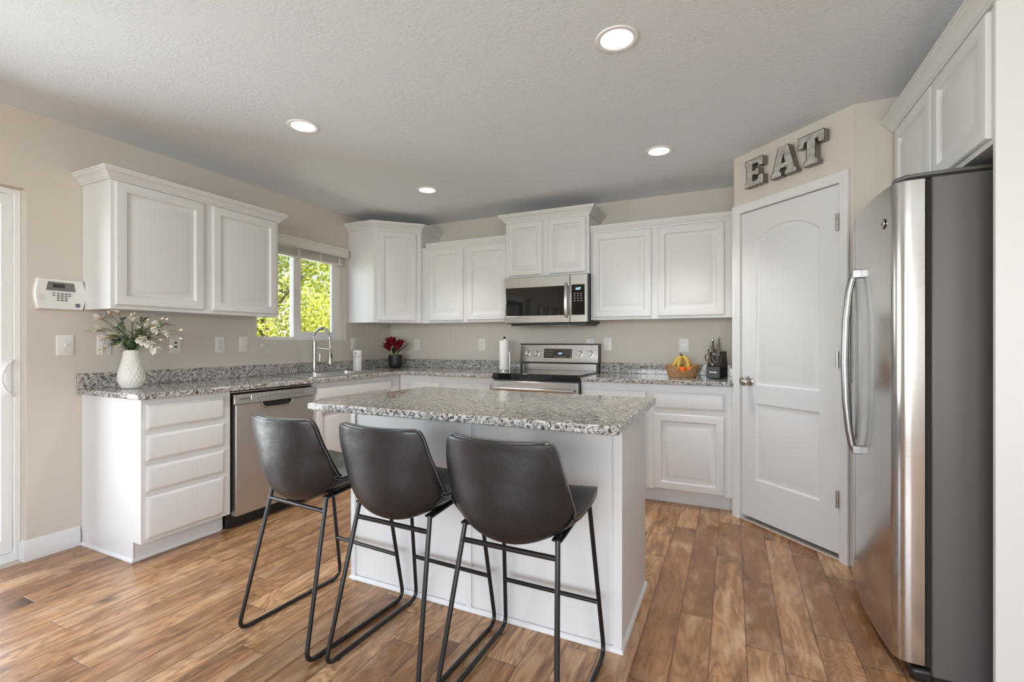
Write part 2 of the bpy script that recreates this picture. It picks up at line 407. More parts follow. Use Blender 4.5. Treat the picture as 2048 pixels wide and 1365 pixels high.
# ------------------------------------------------------------------ room shell
H = 2.434
WY0, WY1, WZ0, WZ1 = -1.632, -.672, 1.20, 2.06             # kitchen window opening in the left wall
SY0, SY1, SZ1 = -4.83, -2.992, 2.012                       # sliding door opening
XR, YB = 6.2, -7.6                                         # far sides of the open living area behind the camera
struct('floor', MB().box(-.15, XR+.15, YB-.15, .15, -.12, 0), M['floor'], smooth=0)
LIGHTS = [(3.02, -2.24), (1.205, -2.228), (1.183, -.978), (3.017, -.988)]
struct('ceiling', MB().plate_xy(rect(-.15, XR+.15, YB-.15, .15), H, H+.16, [circ(x, y, .071) for x, y in LIGHTS]), M['ceiling'], smooth=0)
struct('wall_left', MB().plate_yz(rect(YB-.15, .15, 0, H), 0, -.15, [rect(WY0, WY1, WZ0, WZ1), rect(SY0, SY1, .0005, SZ1)]), M['wall'], smooth=0, bevel=.012, seg=3)
struct('wall_back', MB().box(0, 5, 0, .15, 0, H), M['wall'], smooth=0)
PX, PY = 3.462, -.622; PA = math.radians(-44.35); PLEN = .792
struct('wall_pantry_side', MB().box(PX, PX+.1, PY+.06, 0, 0, H), M['wall'], smooth=0)
wp = MB().plate_xz(rect(0, PLEN, 0, H), 0, .11, [rect(.045, .725, .0005, 2.055)]); wp.xform(Matrix.Translation((PX, PY, 0)) @ Matrix.Rotation(PA, 4, 'Z'))
struct('wall_pantry', wp, M['wall'], smooth=0)
struct('wall_alcove', MB().box(4.028, 4.93, -1.175, -1.075, 0, H), M['wall'], smooth=0)
struct('wall_right', MB().box(4.81, 4.93, -2.215, -1.175, 0, H), M['wall'], smooth=0)
struct('wall_pantry_end', MB().box(4.81, 4.93, -1.075, 0, 0, H), M['wall'], smooth=0)
struct('wall_living', MB().box(4.93, XR, -2.215, -2.11, 0, H), M['wall'], smooth=0)
struct('wall_far_right', MB().plate_yz(rect(YB, -2.11, 0, H), XR, XR+.15, [rect(-7.2, -4.7, .5, 2.1)]), M['wall'], smooth=0)  # opening cut for the added side window
struct('wall_rear', MB().plate_xz(rect(0, XR, 0, H), YB, YB-.15, [rect(1.05, 4.75, .45, 2.2)]), M['wall'], smooth=0)
struct('ground', MB().box(-60, 60, -40, 60, -.6, -.13), M['ground'], smooth=0)

BASEP = [(0, 0), (.014, 0), (.014, .075), (.010, .082), (.010, .095), (.005, .106), (0, .112)]
bb = MB().sweep([(0, -2.764), (0, SY1+.001), (-.045, SY1+.001)][::-1], BASEP, lambda a, b, h: (a, b, h))
struct('baseboard_left', bb, M['trim'])
struct('baseboard_rear', MB().box(0.0, XR, YB, YB+.014, 0, .11), M['trim'])

# ------------------------------------------------------------------ kitchen window and blind
wr_ = bpy.data.objects.new('window_1', None); COL.objects.link(wr_); wr_['kind'] = 'structure'
fx0, fx1 = -.075, -.135
fr = MB().plate_yz(rect(WY0, WY1, WZ0, WZ1), fx0, fx1, [rect(WY0+.03, -1.215, WZ0+.03, WZ1-.03), rect(-1.165, WY1-.028, WZ0+.03, WZ1-.03)])
obj('window_frame', fr, M['vinyl'], wr_, bevel=.003)
sash = MB().plate_yz(rect(-1.222, WY1-.028, WZ0+.03, WZ1-.03), -.072, -.1, [rect(-1.145, -.782, WZ0+.078, WZ1-.08)])
obj('sash', sash, M['vinyl'], wr_, bevel=.003)
obj('pane', MB().box(-.112, -.116, WY0+.03, -1.215, WZ0+.03, WZ1-.03), M['glass'], wr_, smooth=0)
obj('pane', MB().box(-.085, -.089, -1.145, -.782, WZ0+.078, WZ1-.08), M['glass'], wr_, smooth=0)
lt = MB().box(-.072, -.062, -1.205, -1.18, 1.60, 1.67); lt.box(-.063, -.05, -1.2, -1.185, 1.61, 1.645)
obj('latch', lt, M['white'], wr_, bevel=.002)
bl = thing('window_blind', 'raised white slatted blind with valance over the kitchen window', 'blind', (0, -1.15, 2.0))
v_ = MB().sweep([(-.42, 0), (.462, 0)], [(0, .0), (.045, .0), (.05, .006), (.045, .02), (.05, .03), (.05, .06), (.044, .068), (.05, .078), (.05, .085), (0, .085)], lambda a, b, h: (-b, a, h+.003))
obj('valance', v_, M['blind'], bl)
sl = MB()
for k in range(8): sl.box(-.06, -.012, -.475, .455, -.052+k*.0075, -.0475+k*.0075)
obj('slats', sl, M['blind'], bl)
obj('bottom_rail', MB().box(-.062, -.01, -.475, .455, -.072, -.055), M['blind'], bl, bevel=.003)
for yy in (-.33, -.07, .17, .40): obj('ladder_tape', MB().box(-.0095, -.0085, yy-.012, yy+.012, -.07, .003), M['cord'], bl, smooth=0)
obj('pull_cord', MB().tube([(-.01, .462, 0), (.004, .462, -.3), (.006, .462, -.77)], .0016, 6), M['cord'], bl)
obj('tassel', MB().lathe([(.002, .03), (.006, .02), (.009, 0), (.004, -.004)], 10, (.006, .462, -.79)), M['cord'], bl)

# ------------------------------------------------------------------ sliding glass door
sd = bpy.data.objects.new('door_2', None); COL.objects.link(sd); sd['kind'] = 'structure'; sd.location = (-.06, SY1, 0)
L = SY1-SY0
obj('door_frame', MB().plate_yz(rect(-L, 0, .0, SZ1), 0, -.085, [rect(-L+.027, -.027, .045, SZ1-.03)]), M['vinyl'], sd, bevel=.003)
obj('sliding_panel', MB().plate_yz(rect(-L/2-.03, -.030, .048, SZ1-.033), -.008, -.036, [rect(-L/2+.03, -.076, .12, SZ1-.09)]), M['vinyl'], sd, bevel=.003)
obj('fixed_panel', MB().plate_yz(rect(-L+.03, -L/2+.03, .048, SZ1-.033), -.045, -.073, [rect(-L+.09, -L/2-.03, .12, SZ1-.09)]), M['vinyl'], sd, bevel=.003)
obj('pane', MB().box(-.02, -.024, -L/2+.03, -.076, .12, SZ1-.09), M['glass'], sd, smooth=0)
obj('pane', MB().box(-.057, -.061, -L+.09, -L/2-.03, .12, SZ1-.09), M['glass'], sd, smooth=0)
hp = [(-.006, -.034, 1.085), (.012, -.040, 1.08), (.022, -.066, 1.05), (.026, -.082, .99), (.022, -.066, .93), (.012, -.040, .90), (-.006, -.034, .893)]
hp = catmull(hp, 4)
hd = obj('handle', MB().tube(hp, .006, 10), M['vinyl'], sd)
obj('handle_plate', MB().box(-.008, .0, -.062, -.036, .895, 1.085), M['vinyl'], hd, bevel=.002)

# ------------------------------------------------------------------ rear window (behind the viewpoint, lights the room)
rw = bpy.data.objects.new('window_2', None); COL.objects.link(rw); rw['kind'] = 'structure'
obj('window_frame', MB().plate_xz(rect(1.05, 4.75, .45, 2.2), YB-.05, YB-.11, [rect(1.11, 2.87, .51, 2.14), rect(2.93, 4.69, .51, 2.14)]), M['vinyl'], rw)
for x0 in (1.11, 2.93): obj('pane', MB().box(x0, x0+1.76, YB-.078, YB-.082, .51, 2.14), M['glass'], rw, smooth=0)

sw = bpy.data.objects.new('added_side_window', None); COL.objects.link(sw); sw['kind'] = 'structure'  # unseen window, added to go with the side fill lamp
obj('window_frame', MB().plate_yz(rect(-7.2, -4.7, .5, 2.1), XR+.05, XR+.11, [rect(-7.14, -5.98, .56, 2.04), rect(-5.92, -4.76, .56, 2.04)]), M['vinyl'], sw)
for y0 in (-7.14, -5.92): obj('pane', MB().box(XR+.078, XR+.082, y0, y0+1.16, .56, 2.04), M['glass'], sw, smooth=0)

# ------------------------------------------------------------------ pantry door
pd = bpy.data.objects.new('door_1', None); COL.objects.link(pd); pd['kind'] = 'structure'; pd.location = (PX, PY, 0); pd.rotation_euler = (0, 0, PA)
CAS = [(.0, 0), (.0, .006), (.008, .012), (.028, .014), (.036, .017), (.052, .017), (.056, .012), (.056, 0)]
cas = MB().sweep([(.053, 0), (.053, 2.047), (.719, 2.047), (.719, 0)], [(-o, h) for o, h in CAS], lambda a, b, h: (a, -h, b))
obj('casing', cas, M['trim'], pd)
obj('jamb', MB().plate_xz([(.045, .001), (.053, .001), (.053, 2.047), (.719, 2.047), (.719, .001), (.7245, .001), (.7245, 2.0545), (.045, 2.0545)], 0, .11), M['trim'], pd)
dx0, dx1, dz0, dz1, dy = .0555, .7165, .030, 2.043, .012
def arch(x0, x1, z0, zs, rise, i, n=18):
    w = x1-x0; R = (w*w/4+rise*rise)/(2*rise); cz = zs+rise-R; cx = (x0+x1)/2; R2 = R-i
    xa, xb = x0+i, x1-i; pts = [(xa, z0+i), (xb, z0+i)]
    a0 = math.acos(max(-1, min(1, (xb-cx)/R2))); a1 = PI-a0
    for k in range(n+1):
        a = a0+(a1-a0)*k/n; pts.append((cx+R2*math.cos(a), cz+R2*math.sin(a)))
    return pts
def rloop(x0, x1, z0, z1, i): return [(x0+i, z0+i), (x1-i, z0+i), (x1-i, z1-i), (x0+i, z1-i)]
A_ = dict(x0=.165, x1=.597, z0=.905, zs=1.835, rise=.085); B_ = (.165, .597, .285, .785)
ds = MB().plate_xz(rect(dx0, dx1, dz0, dz1), dy, dy+.001, [arch(i=0, **A_), rloop(*B_, 0)])
PRO = [(0, 0), (.005, .006), (.010, .0098), (.018, .0102), (.054, .001), (.058, .0002)]
ds.loops([[(a, dy+d, b) for a, b in arch(i=i, **A_)] for i, d in PRO]); ds.loops([[(a, dy+d, b) for a, b in rloop(*B_, i)] for i, d in PRO])
ds.box(dx0, dx1, dy+.0105, dy+.035, dz0, dz1); ds.box(dx0, dx0+.01, dy+.001, dy+.0105, dz0, dz1); ds.box(dx1-.01, dx1, dy+.001, dy+.0105, dz0, dz1); ds.box(dx0, dx1, dy+.001, dy+.0105, dz0, dz0+.01); ds.box(dx0, dx1, dy+.001, dy+.0105, dz1-.01, dz1)
slab_o = obj('door_slab', ds, M['door'], pd, smooth=30)
kb = MB().lathe([(.032, 0), (.032, .004), (.026, .010), (.014, .014), (.012, .030), (.016, .036), (.025, .042), (.029, .050), (.028, .060), (.020, .068), (.008, .071)], 24, (.118, dy, .925), 'y', capt=True)
obj('door_knob', kb, M['nickel'], pd, label='satin nickel knob')
for hz in (1.832, 1.088, .331):
    hg = MB().box(.703, .7155, dy-.0025, dy, hz-.045, hz+.045)
    for q in range(3): hg.cyl((.7165, -.014, hz-.045+q*.031), (.7165, -.014, hz-.016+q*.031), .0078, 12)
    hg.box(.7145, .7185, -.014, dy, hz-.045, hz+.045)
    obj('hinge', hg, M['nickel'], pd)

# ------------------------------------------------------------------ cabinets
DOORP = [(0, 0), (0, .013), (.005, .018), (.009, .019), (.052, .019), (.057, .012), (.061, .005), (.071, .0045), (.104, .0175), (.108, .0185)]
SMALLP = [(0, 0), (0, .013), (.005, .018), (.009, .019), (.046, .019), (.050, .012), (.053, .005), (.061, .0045), (.086, .0175), (.089, .0185)]
DRAWP = [(0, 0), (0, .010), (.003, .012), (.014, .0185), (.017, .019)]
CROWN = [(0, 0), (.010, 0), (.010, .008), (.016, .012), (.026, .026), (.038, .038), (.046, .042), (.046, .050), (.052, .052), (.052, .062), (0, .062)]
def door(p, x0, x1, z0, z1, y, prof=DOORP): return obj('door', MB().panel(x0, x1, z0, z1, y, prof), M['cab'], p, smooth=25)
def drawer(p, x0, x1, z0, z1, y, n='drawer'): return obj(n, MB().panel(x0, x1, z0, z1, y, DRAWP), M['cab'], p, smooth=25)
def crown(p, path, z, prof=CROWN): return obj('crown_molding', MB().sweep(path, prof, lambda a, b, h: (a, b, z+h)), M['cab'], p, smooth=20)
BF = -.61; BT = .8775; BB = .108
def base_body(p, x0, x1, left_panel=False, right_panel=False):
    b = MB().box(x0, x1, -.002, BF, BB, BT)
    obj('body', b, M['cab'], p, bevel=.0015)
    obj('toe_kick', MB().box(x0+.002, x1, -.003, -.535, .001, BB), M['cab'], p)

LR = PI/2
c = thing('base_cabinet', 'white four-drawer base cabinet at the near left end of the counter', 'cabinet', (0, -2.75, 0), LR)
base_body(c, .001, .486)
obj('end_panel', MB().plate_yz([(-.002, .001), (-.537, .001), (-.537, BB), (-.6105, BB), (-.6105, BT), (-.002, BT)], -.004, .0005), M['cab'], c)
obj('shoe_molding', MB().sweep([(.47, -.5355), (-.004, -.5355), (-.004, -.003)][::-1], [(0, .001), (.012, .001), (.011, .008), (.007, .014), (0, .018)], lambda a, b, h: (a, b, h)), M['trim'], c)
for z0, z1 in ((.716, .849), (.547, .684), (.382, .517), (.128, .355)): drawer(c, .02, .44, z0, z1, BF)

c = thing('sink_base_cabinet', 'white sink base cabinet right of the dishwasher under the window', 'cabinet', (0, -1.622, 0), LR)
hb_ = MB().box(.001, .019, -.002, -.595, BB, BT).box(.992, 1.010, -.002, -.595, BB, BT).box(.001, 1.010, -.002, -.595, BB, BB+.018).box(.001, 1.010, -.595, BF, BB, BT)
obj('body', hb_, M['cab'], c); obj('toe_kick', MB().box(.003, 1.010, -.003, -.535, .001, BB), M['cab'], c)
drawer(c, .02, .874, .742, .838, BF, 'false_drawer_front')
door(c, .02, .44, .13, .70, BF); door(c, .455, .874, .13, .70, BF)

c = thing('base_cabinet', 'white base cabinet with two drawers left of the range in the corner', 'cabinet', (.612, 0, 0), 0)
base_body(c, .001, 1.003)
for x0, x1 in ((.115, .452), (.488, .968)):
    drawer(c, x0, x1, .70, .826, BF); door(c, x0, x1, .12, .668, BF)

c = thing('base_cabinet', 'white base cabinet with two drawers and two doors right of the range', 'cabinet', (2.378, 0, 0), 0)
base_body(c, .001, 1.08)
for x0, x1 in ((.008, .498), (.552, 1.024)):
    drawer(c, x0, x1, .70, .823, BF); door(c, x0, x1, .119, .666, BF)

# wall cabinets
c = thing('wall_cabinet', 'white two-door wall cabinet with crown left of the window', 'cabinet', (0, -2.75, 0), LR)
obj('body', MB().box(.0, 1.07, -.002, -.305, 1.372, 2.12), M['cab'], c, bevel=.0015)
door(c, .018, .506, 1.394, 2.092, -.305); door(c, .563, 1.048, 1.394, 2.092, -.305)
crown(c, [(0, -.002), (0, -.305), (1.07, -.305), (1.07, -.002)], 2.098)
obj('bottom_rail', MB().box(.95, 1.0, -.28, -.29, 1.366, 1.3715), M['cab'], c)

YC = .645; FD = .325
c = thing('corner_cabinet', 'tall white diagonal corner wall cabinet with one door and crown', 'cabinet', (0, 0, 0), 0)
pl = [(.002, -.002), (.002, -YC), (FD, -YC), (YC, -FD), (YC, -.002)]
obj('body', MB().plate_xy(pl, 1.372, 2.29), M['cab'], c, bevel=.0015)
dm = MB().panel(.045, .45-.045, 1.392, 2.255, 0, DOORP).xform(Matrix.Translation((FD, -YC, 0)) @ Matrix.Rotation(PI/4, 4, 'Z'))
obj('door', dm, M['cab'], c, smooth=25)
crown(c, [(.002, -YC), (FD, -YC), (YC, -FD), (YC, -.002)], 2.275, [(o*1.1, h*1.15) for o, h in CROWN])

STRAIGHT = [(0, 0), (.008, 0), (.008, .010), (.014, .014), (.022, .030), (.028, .036), (.028, .044), (.034, .046), (.034, .056), (0, .056)]
c = thing('wall_cabinet', 'white two-door wall cabinet between the corner cabinet and the microwave', 'cabinet', (YC+.001, 0, 0), 0)
obj('body', MB().box(.0, .957, -.002, -.305, 1.37, 2.12), M['cab'], c, bevel=.0015)
door(c, .093, .482, 1.392, 2.086, -.305); door(c, .525, .942, 1.392, 2.086, -.305)
crown(c, [(0.06, -.305), (.955, -.305)], 2.098, STRAIGHT)

c = thing('wall_cabinet', 'short raised two-door white cabinet above the microwave', 'cabinet', (1.6045, 0, 0), 0)
obj('body', MB().box(.0, .766, -.002, -.36, 1.757, 2.275), M['cab'], c, bevel=.0015)
door(c, .028, .355, 1.772, 2.238, -.36, SMALLP); door(c, .412, .741, 1.772, 2.238, -.36, SMALLP)
crown(c, [(0, -.002), (0, -.36), (.766, -.36), (.766, -.002)], 2.252, [(o*1.1, h*1.08) for o, h in CROWN])

c = thing('wall_cabinet', 'wide white two-door wall cabinet right of the microwave', 'cabinet', (2.3725, 0, 0), 0)
obj('body', MB().box(.0, 1.086, -.002, -.305, 1.368, 2.12), M['cab'], c, bevel=.0015)
door(c, .016, .496, 1.388, 2.09, -.305); door(c, .544, 1.026, 1.388, 2.09, -.305)
crown(c, [(0, -.305), (1.085, -.305)], 2.098, STRAIGHT)

c = thing('refrigerator_cabinet', 'white cabinet with two doors above the refrigerator and tall end panel', 'cabinet', (4.808, -1.178, 0), -LR)
obj('body', MB().box(.002, 1.01, -.002, -.608, 1.815, 2.27), M['cab'], c, bevel=.0015)
door(c, .07, .53, 1.832, 2.235, -.608); door(c, .552, 1.0, 1.832, 2.235, -.608)
obj('end_panel', MB().box(1.0105, 1.028, -.002, -.613, .001, 2.27), M['cab'], c, bevel=.0015)
crown(c, [(.002, -.61), (1.028, -.61), (1.028, -.002)], 2.25, [(o, h*1.05) for o, h in CROWN])

# ------------------------------------------------------------------ countertops, sink, faucet
CT, CB = .91, .8785
SKX0, SKX1, SKY0, SKY1 = .10, .565, -1.60, -.82
c = thing('countertop', 'L-shaped speckled grey granite countertop under the window with backsplash', 'countertop', (0, 0, 0))
obj('slab', MB().plate_xy([(.003, -2.775), (.625, -2.775), (.648, -2.752), (.648, -.648), (1.616, -.648), (1.616, -.003), (.003, -.003)], CB, CT, [rrect(SKX0+.012, SKX1-.012, SKY0+.012, SKY1-.012, .03)]), M['granite'], c, bevel=.005)
obj('backsplash', MB().plate_xy([(.002, -2.78), (.022, -2.78), (.022, -.022), (1.616, -.022), (1.616, -.002), (.002, -.002)], CT+.0005, 1.0), M['granite'], c, bevel=.002)
c = thing('countertop', 'speckled grey granite countertop right of the range with backsplash', 'countertop', (0, 0, 0))
obj('slab', MB().box(2.382, 3.457, -.648, -.003, CB, CT), M['granite'], c, bevel=.005)
obj('backsplash', MB().plate_xy([(2.382, -.022), (3.436, -.022), (3.436, -.612), (3.457, -.612), (3.457, -.002), (2.382, -.002)], CT+.0005, 1.0), M['granite'], c, bevel=.002)

c = thing('sink', 'double-bowl stainless steel drop-in sink under the window', 'sink', (0, 0, CT))
rim = MB(); ym = -1.19
h1 = rrect(SKX0+.06, SKX1-.025, SKY0+.025, ym-.015, .045); h2 = rrect(SKX0+.06, SKX1-.025, ym+.015, SKY1-.025, .045)
rim.plate_xy(rrect(SKX0, SKX1, SKY0, SKY1, .035), .0005, .005, [h1, h2])
obj('rim', rim, M['sink'], c, bevel=.001)
for h_ in (h1, h2):
    cx = sum(p[0] for p in h_)/len(h_); cy = sum(p[1] for p in h_)/len(h_)
    bw = MB().loops([[(cx+(p[0]-cx)*k, cy+(p[1]-cy)*k, z) for p in h_] for k, z in ((1, .004), (.99, -.02), (.97, -.15), (.93, -.175), (.2, -.18))])
    obj('bowl', bw, M['sink'], c, smooth=60)
FX, FY = .14, -1.185
c = thing('faucet', 'brushed nickel spring-neck pull-down faucet on the sink', 'faucet', (FX, FY, CT+.006), math.radians(-3))
obj('base', MB().lathe([(.030, 0), (.030, .006), (.022, .012), (.019, .02), (.019, .1)], 20), M['nickel'], c)
obj('body', MB().cyl((0, 0, .02), (0, 0, .225), .016, 20).cyl((0, 0, .19), (0, 0, .27), .019, 20), M['nickel'], c)
# neck arcs out over the bowls (along +x)
arc = [(0, 0, .27), (0, 0, .30)] + [(.095-.095*math.cos(a), 0, .30+.088*math.sin(a)) for a in [PI*k/16 for k in range(1, 15)]]
obj('hose', MB().tube(arc + [(.192, 0, .27), (.195, 0, .20)], .007, 12), M['nickel'], c)
spr = []; total = len(arc)
for i in range(420):
    u = i/419*(total-1); k = min(int(u), total-2); f_ = u-k
    p = Vector(arc[k])*(1-f_)+Vector(arc[k+1])*f_; tg = (Vector(arc[k+1])-Vector(arc[k])).normalized()
    sd = Vector((0, 1, 0)); up = tg.cross(sd); a = 2*PI*i/14
    spr.append(p+.0125*(math.cos(a)*sd+math.sin(a)*up))
obj('spring', MB().tube(spr, .0021, 5), M['chrome'], c)
obj('collar', MB().cyl((.189, 0, .305), (.191, 0, .285), .014, 16), M['nickel'], c)
sh = MB().lathe([(.012, .215), (.017, .205), (.017, .12), (.022, .095), (.022, .082), (.014, .08)], 20, (.195, 0, 0))
obj('spray_head', sh, M['nickel'], c)
obj('spray_button', MB().box(.208, .217, -.006, .006, .13, .165), M['black'], c, bevel=.002)
obj('support_arm', MB().cyl((0, 0, .215), (.195, 0, .2), .006, 12), M['nickel'], c)
lv = MB().cyl((0, .012, .085), (0, .062, .085), .016, 16); lv.cyl((0, .055, .085), (0, .058, .165), .0045, 10)
obj('lever_handle', lv, M['nickel'], c)

c = thing('soap_dispenser', 'tall white cylindrical soap dispenser beside the sink', 'dispenser', (.225, -.757, CT+.0005))
obj('body', MB().lathe([(.038, 0), (.04, .004), (.04, .13)], 28, capt=True), M['white'], c)
obj('head', MB().lathe([(.039, .132), (.04, .134), (.04, .188), (.036, .194)], 28, capt=True), M['white'], c)
obj('lid', MB().lathe([(.0365, .1945), (.0365, .198)], 28, capt=True), M['lcd'], c)
obj('nozzle', MB().cyl((.018, -.033, .172), (.024, -.046, .168), .006, 10), M['chrome'], c)

# ------------------------------------------------------------------ dishwasher
c = thing('dishwasher', 'stainless steel dishwasher between the drawer cabinet and the sink cabinet', 'dishwasher', (0, -2.258, 0), LR)
obj('tub', MB().box(.003, .628, -.004, -.585, .11, .872), M['gap'], c)
obj('door_panel', MB().box(.016, .618, -.586, -.632, .085, .788), M['steel_soft'], c, bevel=.004)
cp = MB().sweep([(.004, 0), (.628, 0)], [(.586, .79), (.640, .79), (.640, .80), (.630, .852), (.586, .858)], lambda a, b, h: (a, b, h))
obj('control_panel', cp, M['steel'], c, bevel=.002)
obj('button_strip', MB().box(.12, .53, -.6305, -.6395, .806, .838).xform(Matrix.Translation((0, .0, 0))), steel('light_steel_strip', (.68, .67, .65), .3), c)
for k in range(12): obj('button_print', MB().box(.16+k*.029, .169+k*.029, -.6392, -.6400, .817, .825), M['print_grey'], c)
obj('brand_lettering', text_mb('FRIGIDAIRE', .014, .075, -.6375, .818), M['print_grey'], c)
hk = MB().loops([[(x, y, z) for x, y, z in r] for r in ([(.215, -.6325, .748), (.405, -.6325, .748), (.425, -.6325, .786), (.195, -.6325, .786)], [(.235, -.612, .756), (.385, -.612, .756), (.40, -.612, .784), (.22, -.612, .784)])])
obj('pocket', MB().plate_xz([(.215, .748), (.405, .748), (.428, .787), (.192, .787)], -.633, -.6325), M['gap'], c)
obj('pocket_handle', MB().tube([(.19, -.636, .787), (.2, -.638, .764), (.222, -.638, .75), (.31, -.638, .746), (.398, -.638, .75), (.42, -.638, .764), (.43, -.636, .787)], .006, 8), M['steel'], c)
tp = MB().box(.004, .626, -.54, -.565, .002, .098); obj('toe_plate', tp, M['black'], c)
obj('top_trim', MB().box(.004, .626, -.575, -.6, .862, .868), M['steel'], c)

# ------------------------------------------------------------------ range
RX0, RW = 1.62, .757
c = thing('range', 'freestanding stainless steel electric range with black glass cooktop', 'range', (RX0, 0, 0))
obj('body', MB().box(.004, RW-.004, -.03, -.635, .02, .868), M['fridge_side'], c)
obj('cooktop', MB().box(.0, RW, -.075, -.655, .872, .924), M['glass_black'], c, bevel=.006, seg=3)
for x, y, r in ((.2, -.5, .1), (.56, -.5, .085), (.2, -.23, .075), (.56, -.23, .1)):
    obj('burner_ring', MB().plate_xy(circ(x, y, r, 40), .9241, .9244, [circ(x, y, r-.003, 40)]), M['print_grey'], c)
obj('oven_door', MB().box(.008, RW-.008, -.637, -.665, .20, .862), M['steel'], c, bevel=.006)
obj('oven_window', MB().box(.12, RW-.12, -.6655, -.667, .33, .70), M['glass_black'], c)
hb = MB().cyl((.03, -.712, .80), (RW-.03, -.712, .80), .014, 16)
obj('oven_handle', hb, M['steel'], c)
for x in (.06, RW-.06): obj('handle_bracket', MB().box(x-.012, x+.012, -.665, -.70, .79, .81), M['steel'], c, bevel=.003)
obj('storage_drawer', MB().box(.008, RW-.008, -.637, -.66, .05, .19), M['steel'], c, bevel=.006)
obj('riser', MB().box(.006, RW-.006, -.02, -.06, .90, .985), M['steel'], c)
obj('riser_frame', MB().box(.0, .02, -.02, -.075, .9, .99).box(RW-.02, RW, -.02, -.075, .9, .99).box(.0, RW, -.02, -.07, .983, .994).box(.0, RW, -.055, -.08, .905, .925), M['black'], c)
bg = MB().sweep([(.0, 0), (RW, 0)], [(.012, .992), (.098, .992), (.100, 1.0), (.072, 1.16), (.012, 1.16)], lambda a, b, h: (a, -b if False else b, h))
bgo = obj('backguard', bg, M['steel'], c, bevel=.004)
obj('backguard_cap', MB().box(-.001, RW+.001, -.012, -.074, 1.1605, 1.168).box(RW-.002, RW+.006, -.012, -.08, .99, 1.168), M['black'], c)
TB = Matrix.Translation((0, -.0865, 1.077)) @ Matrix.Rotation(math.radians(-9.9), 4, 'X')      # the sloping face of the backguard
def onface(mb): return mb.xform(TB)
obj('display', onface(MB().box(.245, .515, -.003, .002, -.042, .044)), M['oven_panel'], c)
obj('clock_digits', onface(text_mb('4:57', .020, .402, -.0032, -.006)), M['screen_blue'], c)
BP = [(.257+i*.02, .012, -.022+j*.02) for i in range(4) for j in range(3)]+[(.432+i*.02, .004, -.008+j*.016) for i in range(3) for j in range(3)]+[(.352+i*.024, .012, -.032) for i in range(5)]+[(.492, .016, -.03+j*.026) for j in range(3)]
for x, w, z in BP: obj('button_print', onface(MB().box(x, x+w, -.0036, -.003, z, z+.005)), M['print_light'], c)
for x in (.075, .168, .588, .685):
    k_ = obj('control_knob', onface(MB().lathe([(.031, 0), (.031, .003), (.024, .004), (.024, .02), (.021, .024)], 24, (x, 0, .0), 'y', capt=True)), M['steel'], c)
    obj('knob_grip', onface(MB().box(x-.0055, x+.0055, -.036, -.02, -.026, .026)), M['chrome'], k_, bevel=.002)
    for a in (45, 135, 270): obj('dial_mark', onface(MB().box(x+.04*math.cos(math.radians(a))-.0025, x+.04*math.cos(math.radians(a))+.0025, -.0012, -.0004, .04*math.sin(math.radians(a))-.0025, .04*math.sin(math.radians(a))+.0025)), M['print_grey'], k_)

# ------------------------------------------------------------------ microwave
c = thing('microwave', 'over-the-range stainless steel microwave under the short cabinet', 'microwave', (1.611, 0, 0))
MW = .757
obj('body', MB().box(.0, MW, -.004, -.375, 1.345, 1.754), M['black'], c)
obj('bottom_vent', MB().box(.05, MW-.02, -.02, -.37, 1.328, 1.3445), M['black'], c)
obj('vent_grille', MB().box(.12, .32, -.2, -.36, 1.3265, 1.3278).box(.42, .62, -.2, -.36, 1.3265, 1.3278), M['steel'], c)
obj('vent_light', MB().box(.34, .41, -.25, -.33, 1.3263, 1.328), M['lcd'], c)
obj('door', MB().plate_xz(rect(.0, .606, 1.35, 1.75), -.376, -.405, [rect(.012, .565, 1.412, 1.658)]), M['steel'], c, bevel=.003)
obj('window', MB().box(.012, .565, -.385, -.4035, 1.412, 1.658), M['glass_black'], c)
obj('control_panel', MB().plate_xz(rect(.6095, MW, 1.35, 1.75), -.376, -.405, [rect(.622, .735, 1.412, 1.662)]), M['steel'], c, bevel=.003)
obj('keypad', MB().box(.622, .735, -.385, -.4045, 1.412, 1.662), M['glass_black'], c)
obj('display', MB().box(.645, .712, -.4046, -.4052, 1.615, 1.645), M['lcd_dark'], c)
obj('clock_digits', text_mb('4:57', .024, .68, -.4055, 1.621), M['screen_blue'], c)
for i in range(3):
    for j in range(4): obj('button_print', MB().box(.643+i*.028, .657+i*.028, -.4052, -.4046, 1.525+j*.02, 1.531+j*.02), M['print_light'], c)
hh_ = [(.583, -.405, 1.40), (.583, -.425, 1.398), (.583, -.437, 1.43), (.583, -.441, 1.535), (.583, -.437, 1.64), (.583, -.425, 1.672), (.583, -.405, 1.67)]
hm = MB().tube(hh_, .0125, 12); hm.xform(Matrix.Translation((.583, 0, 0)) @ Matrix.Diagonal((1.3, 1, 1, 1)) @ Matrix.Translation((-.583, 0, 0)))
obj('handle', hm, M['steel'], c)
obj('emblem', MB().cyl((.3, -.4045, 1.38), (.3, -.4062, 1.38), .007, 20), M['nickel'], c)

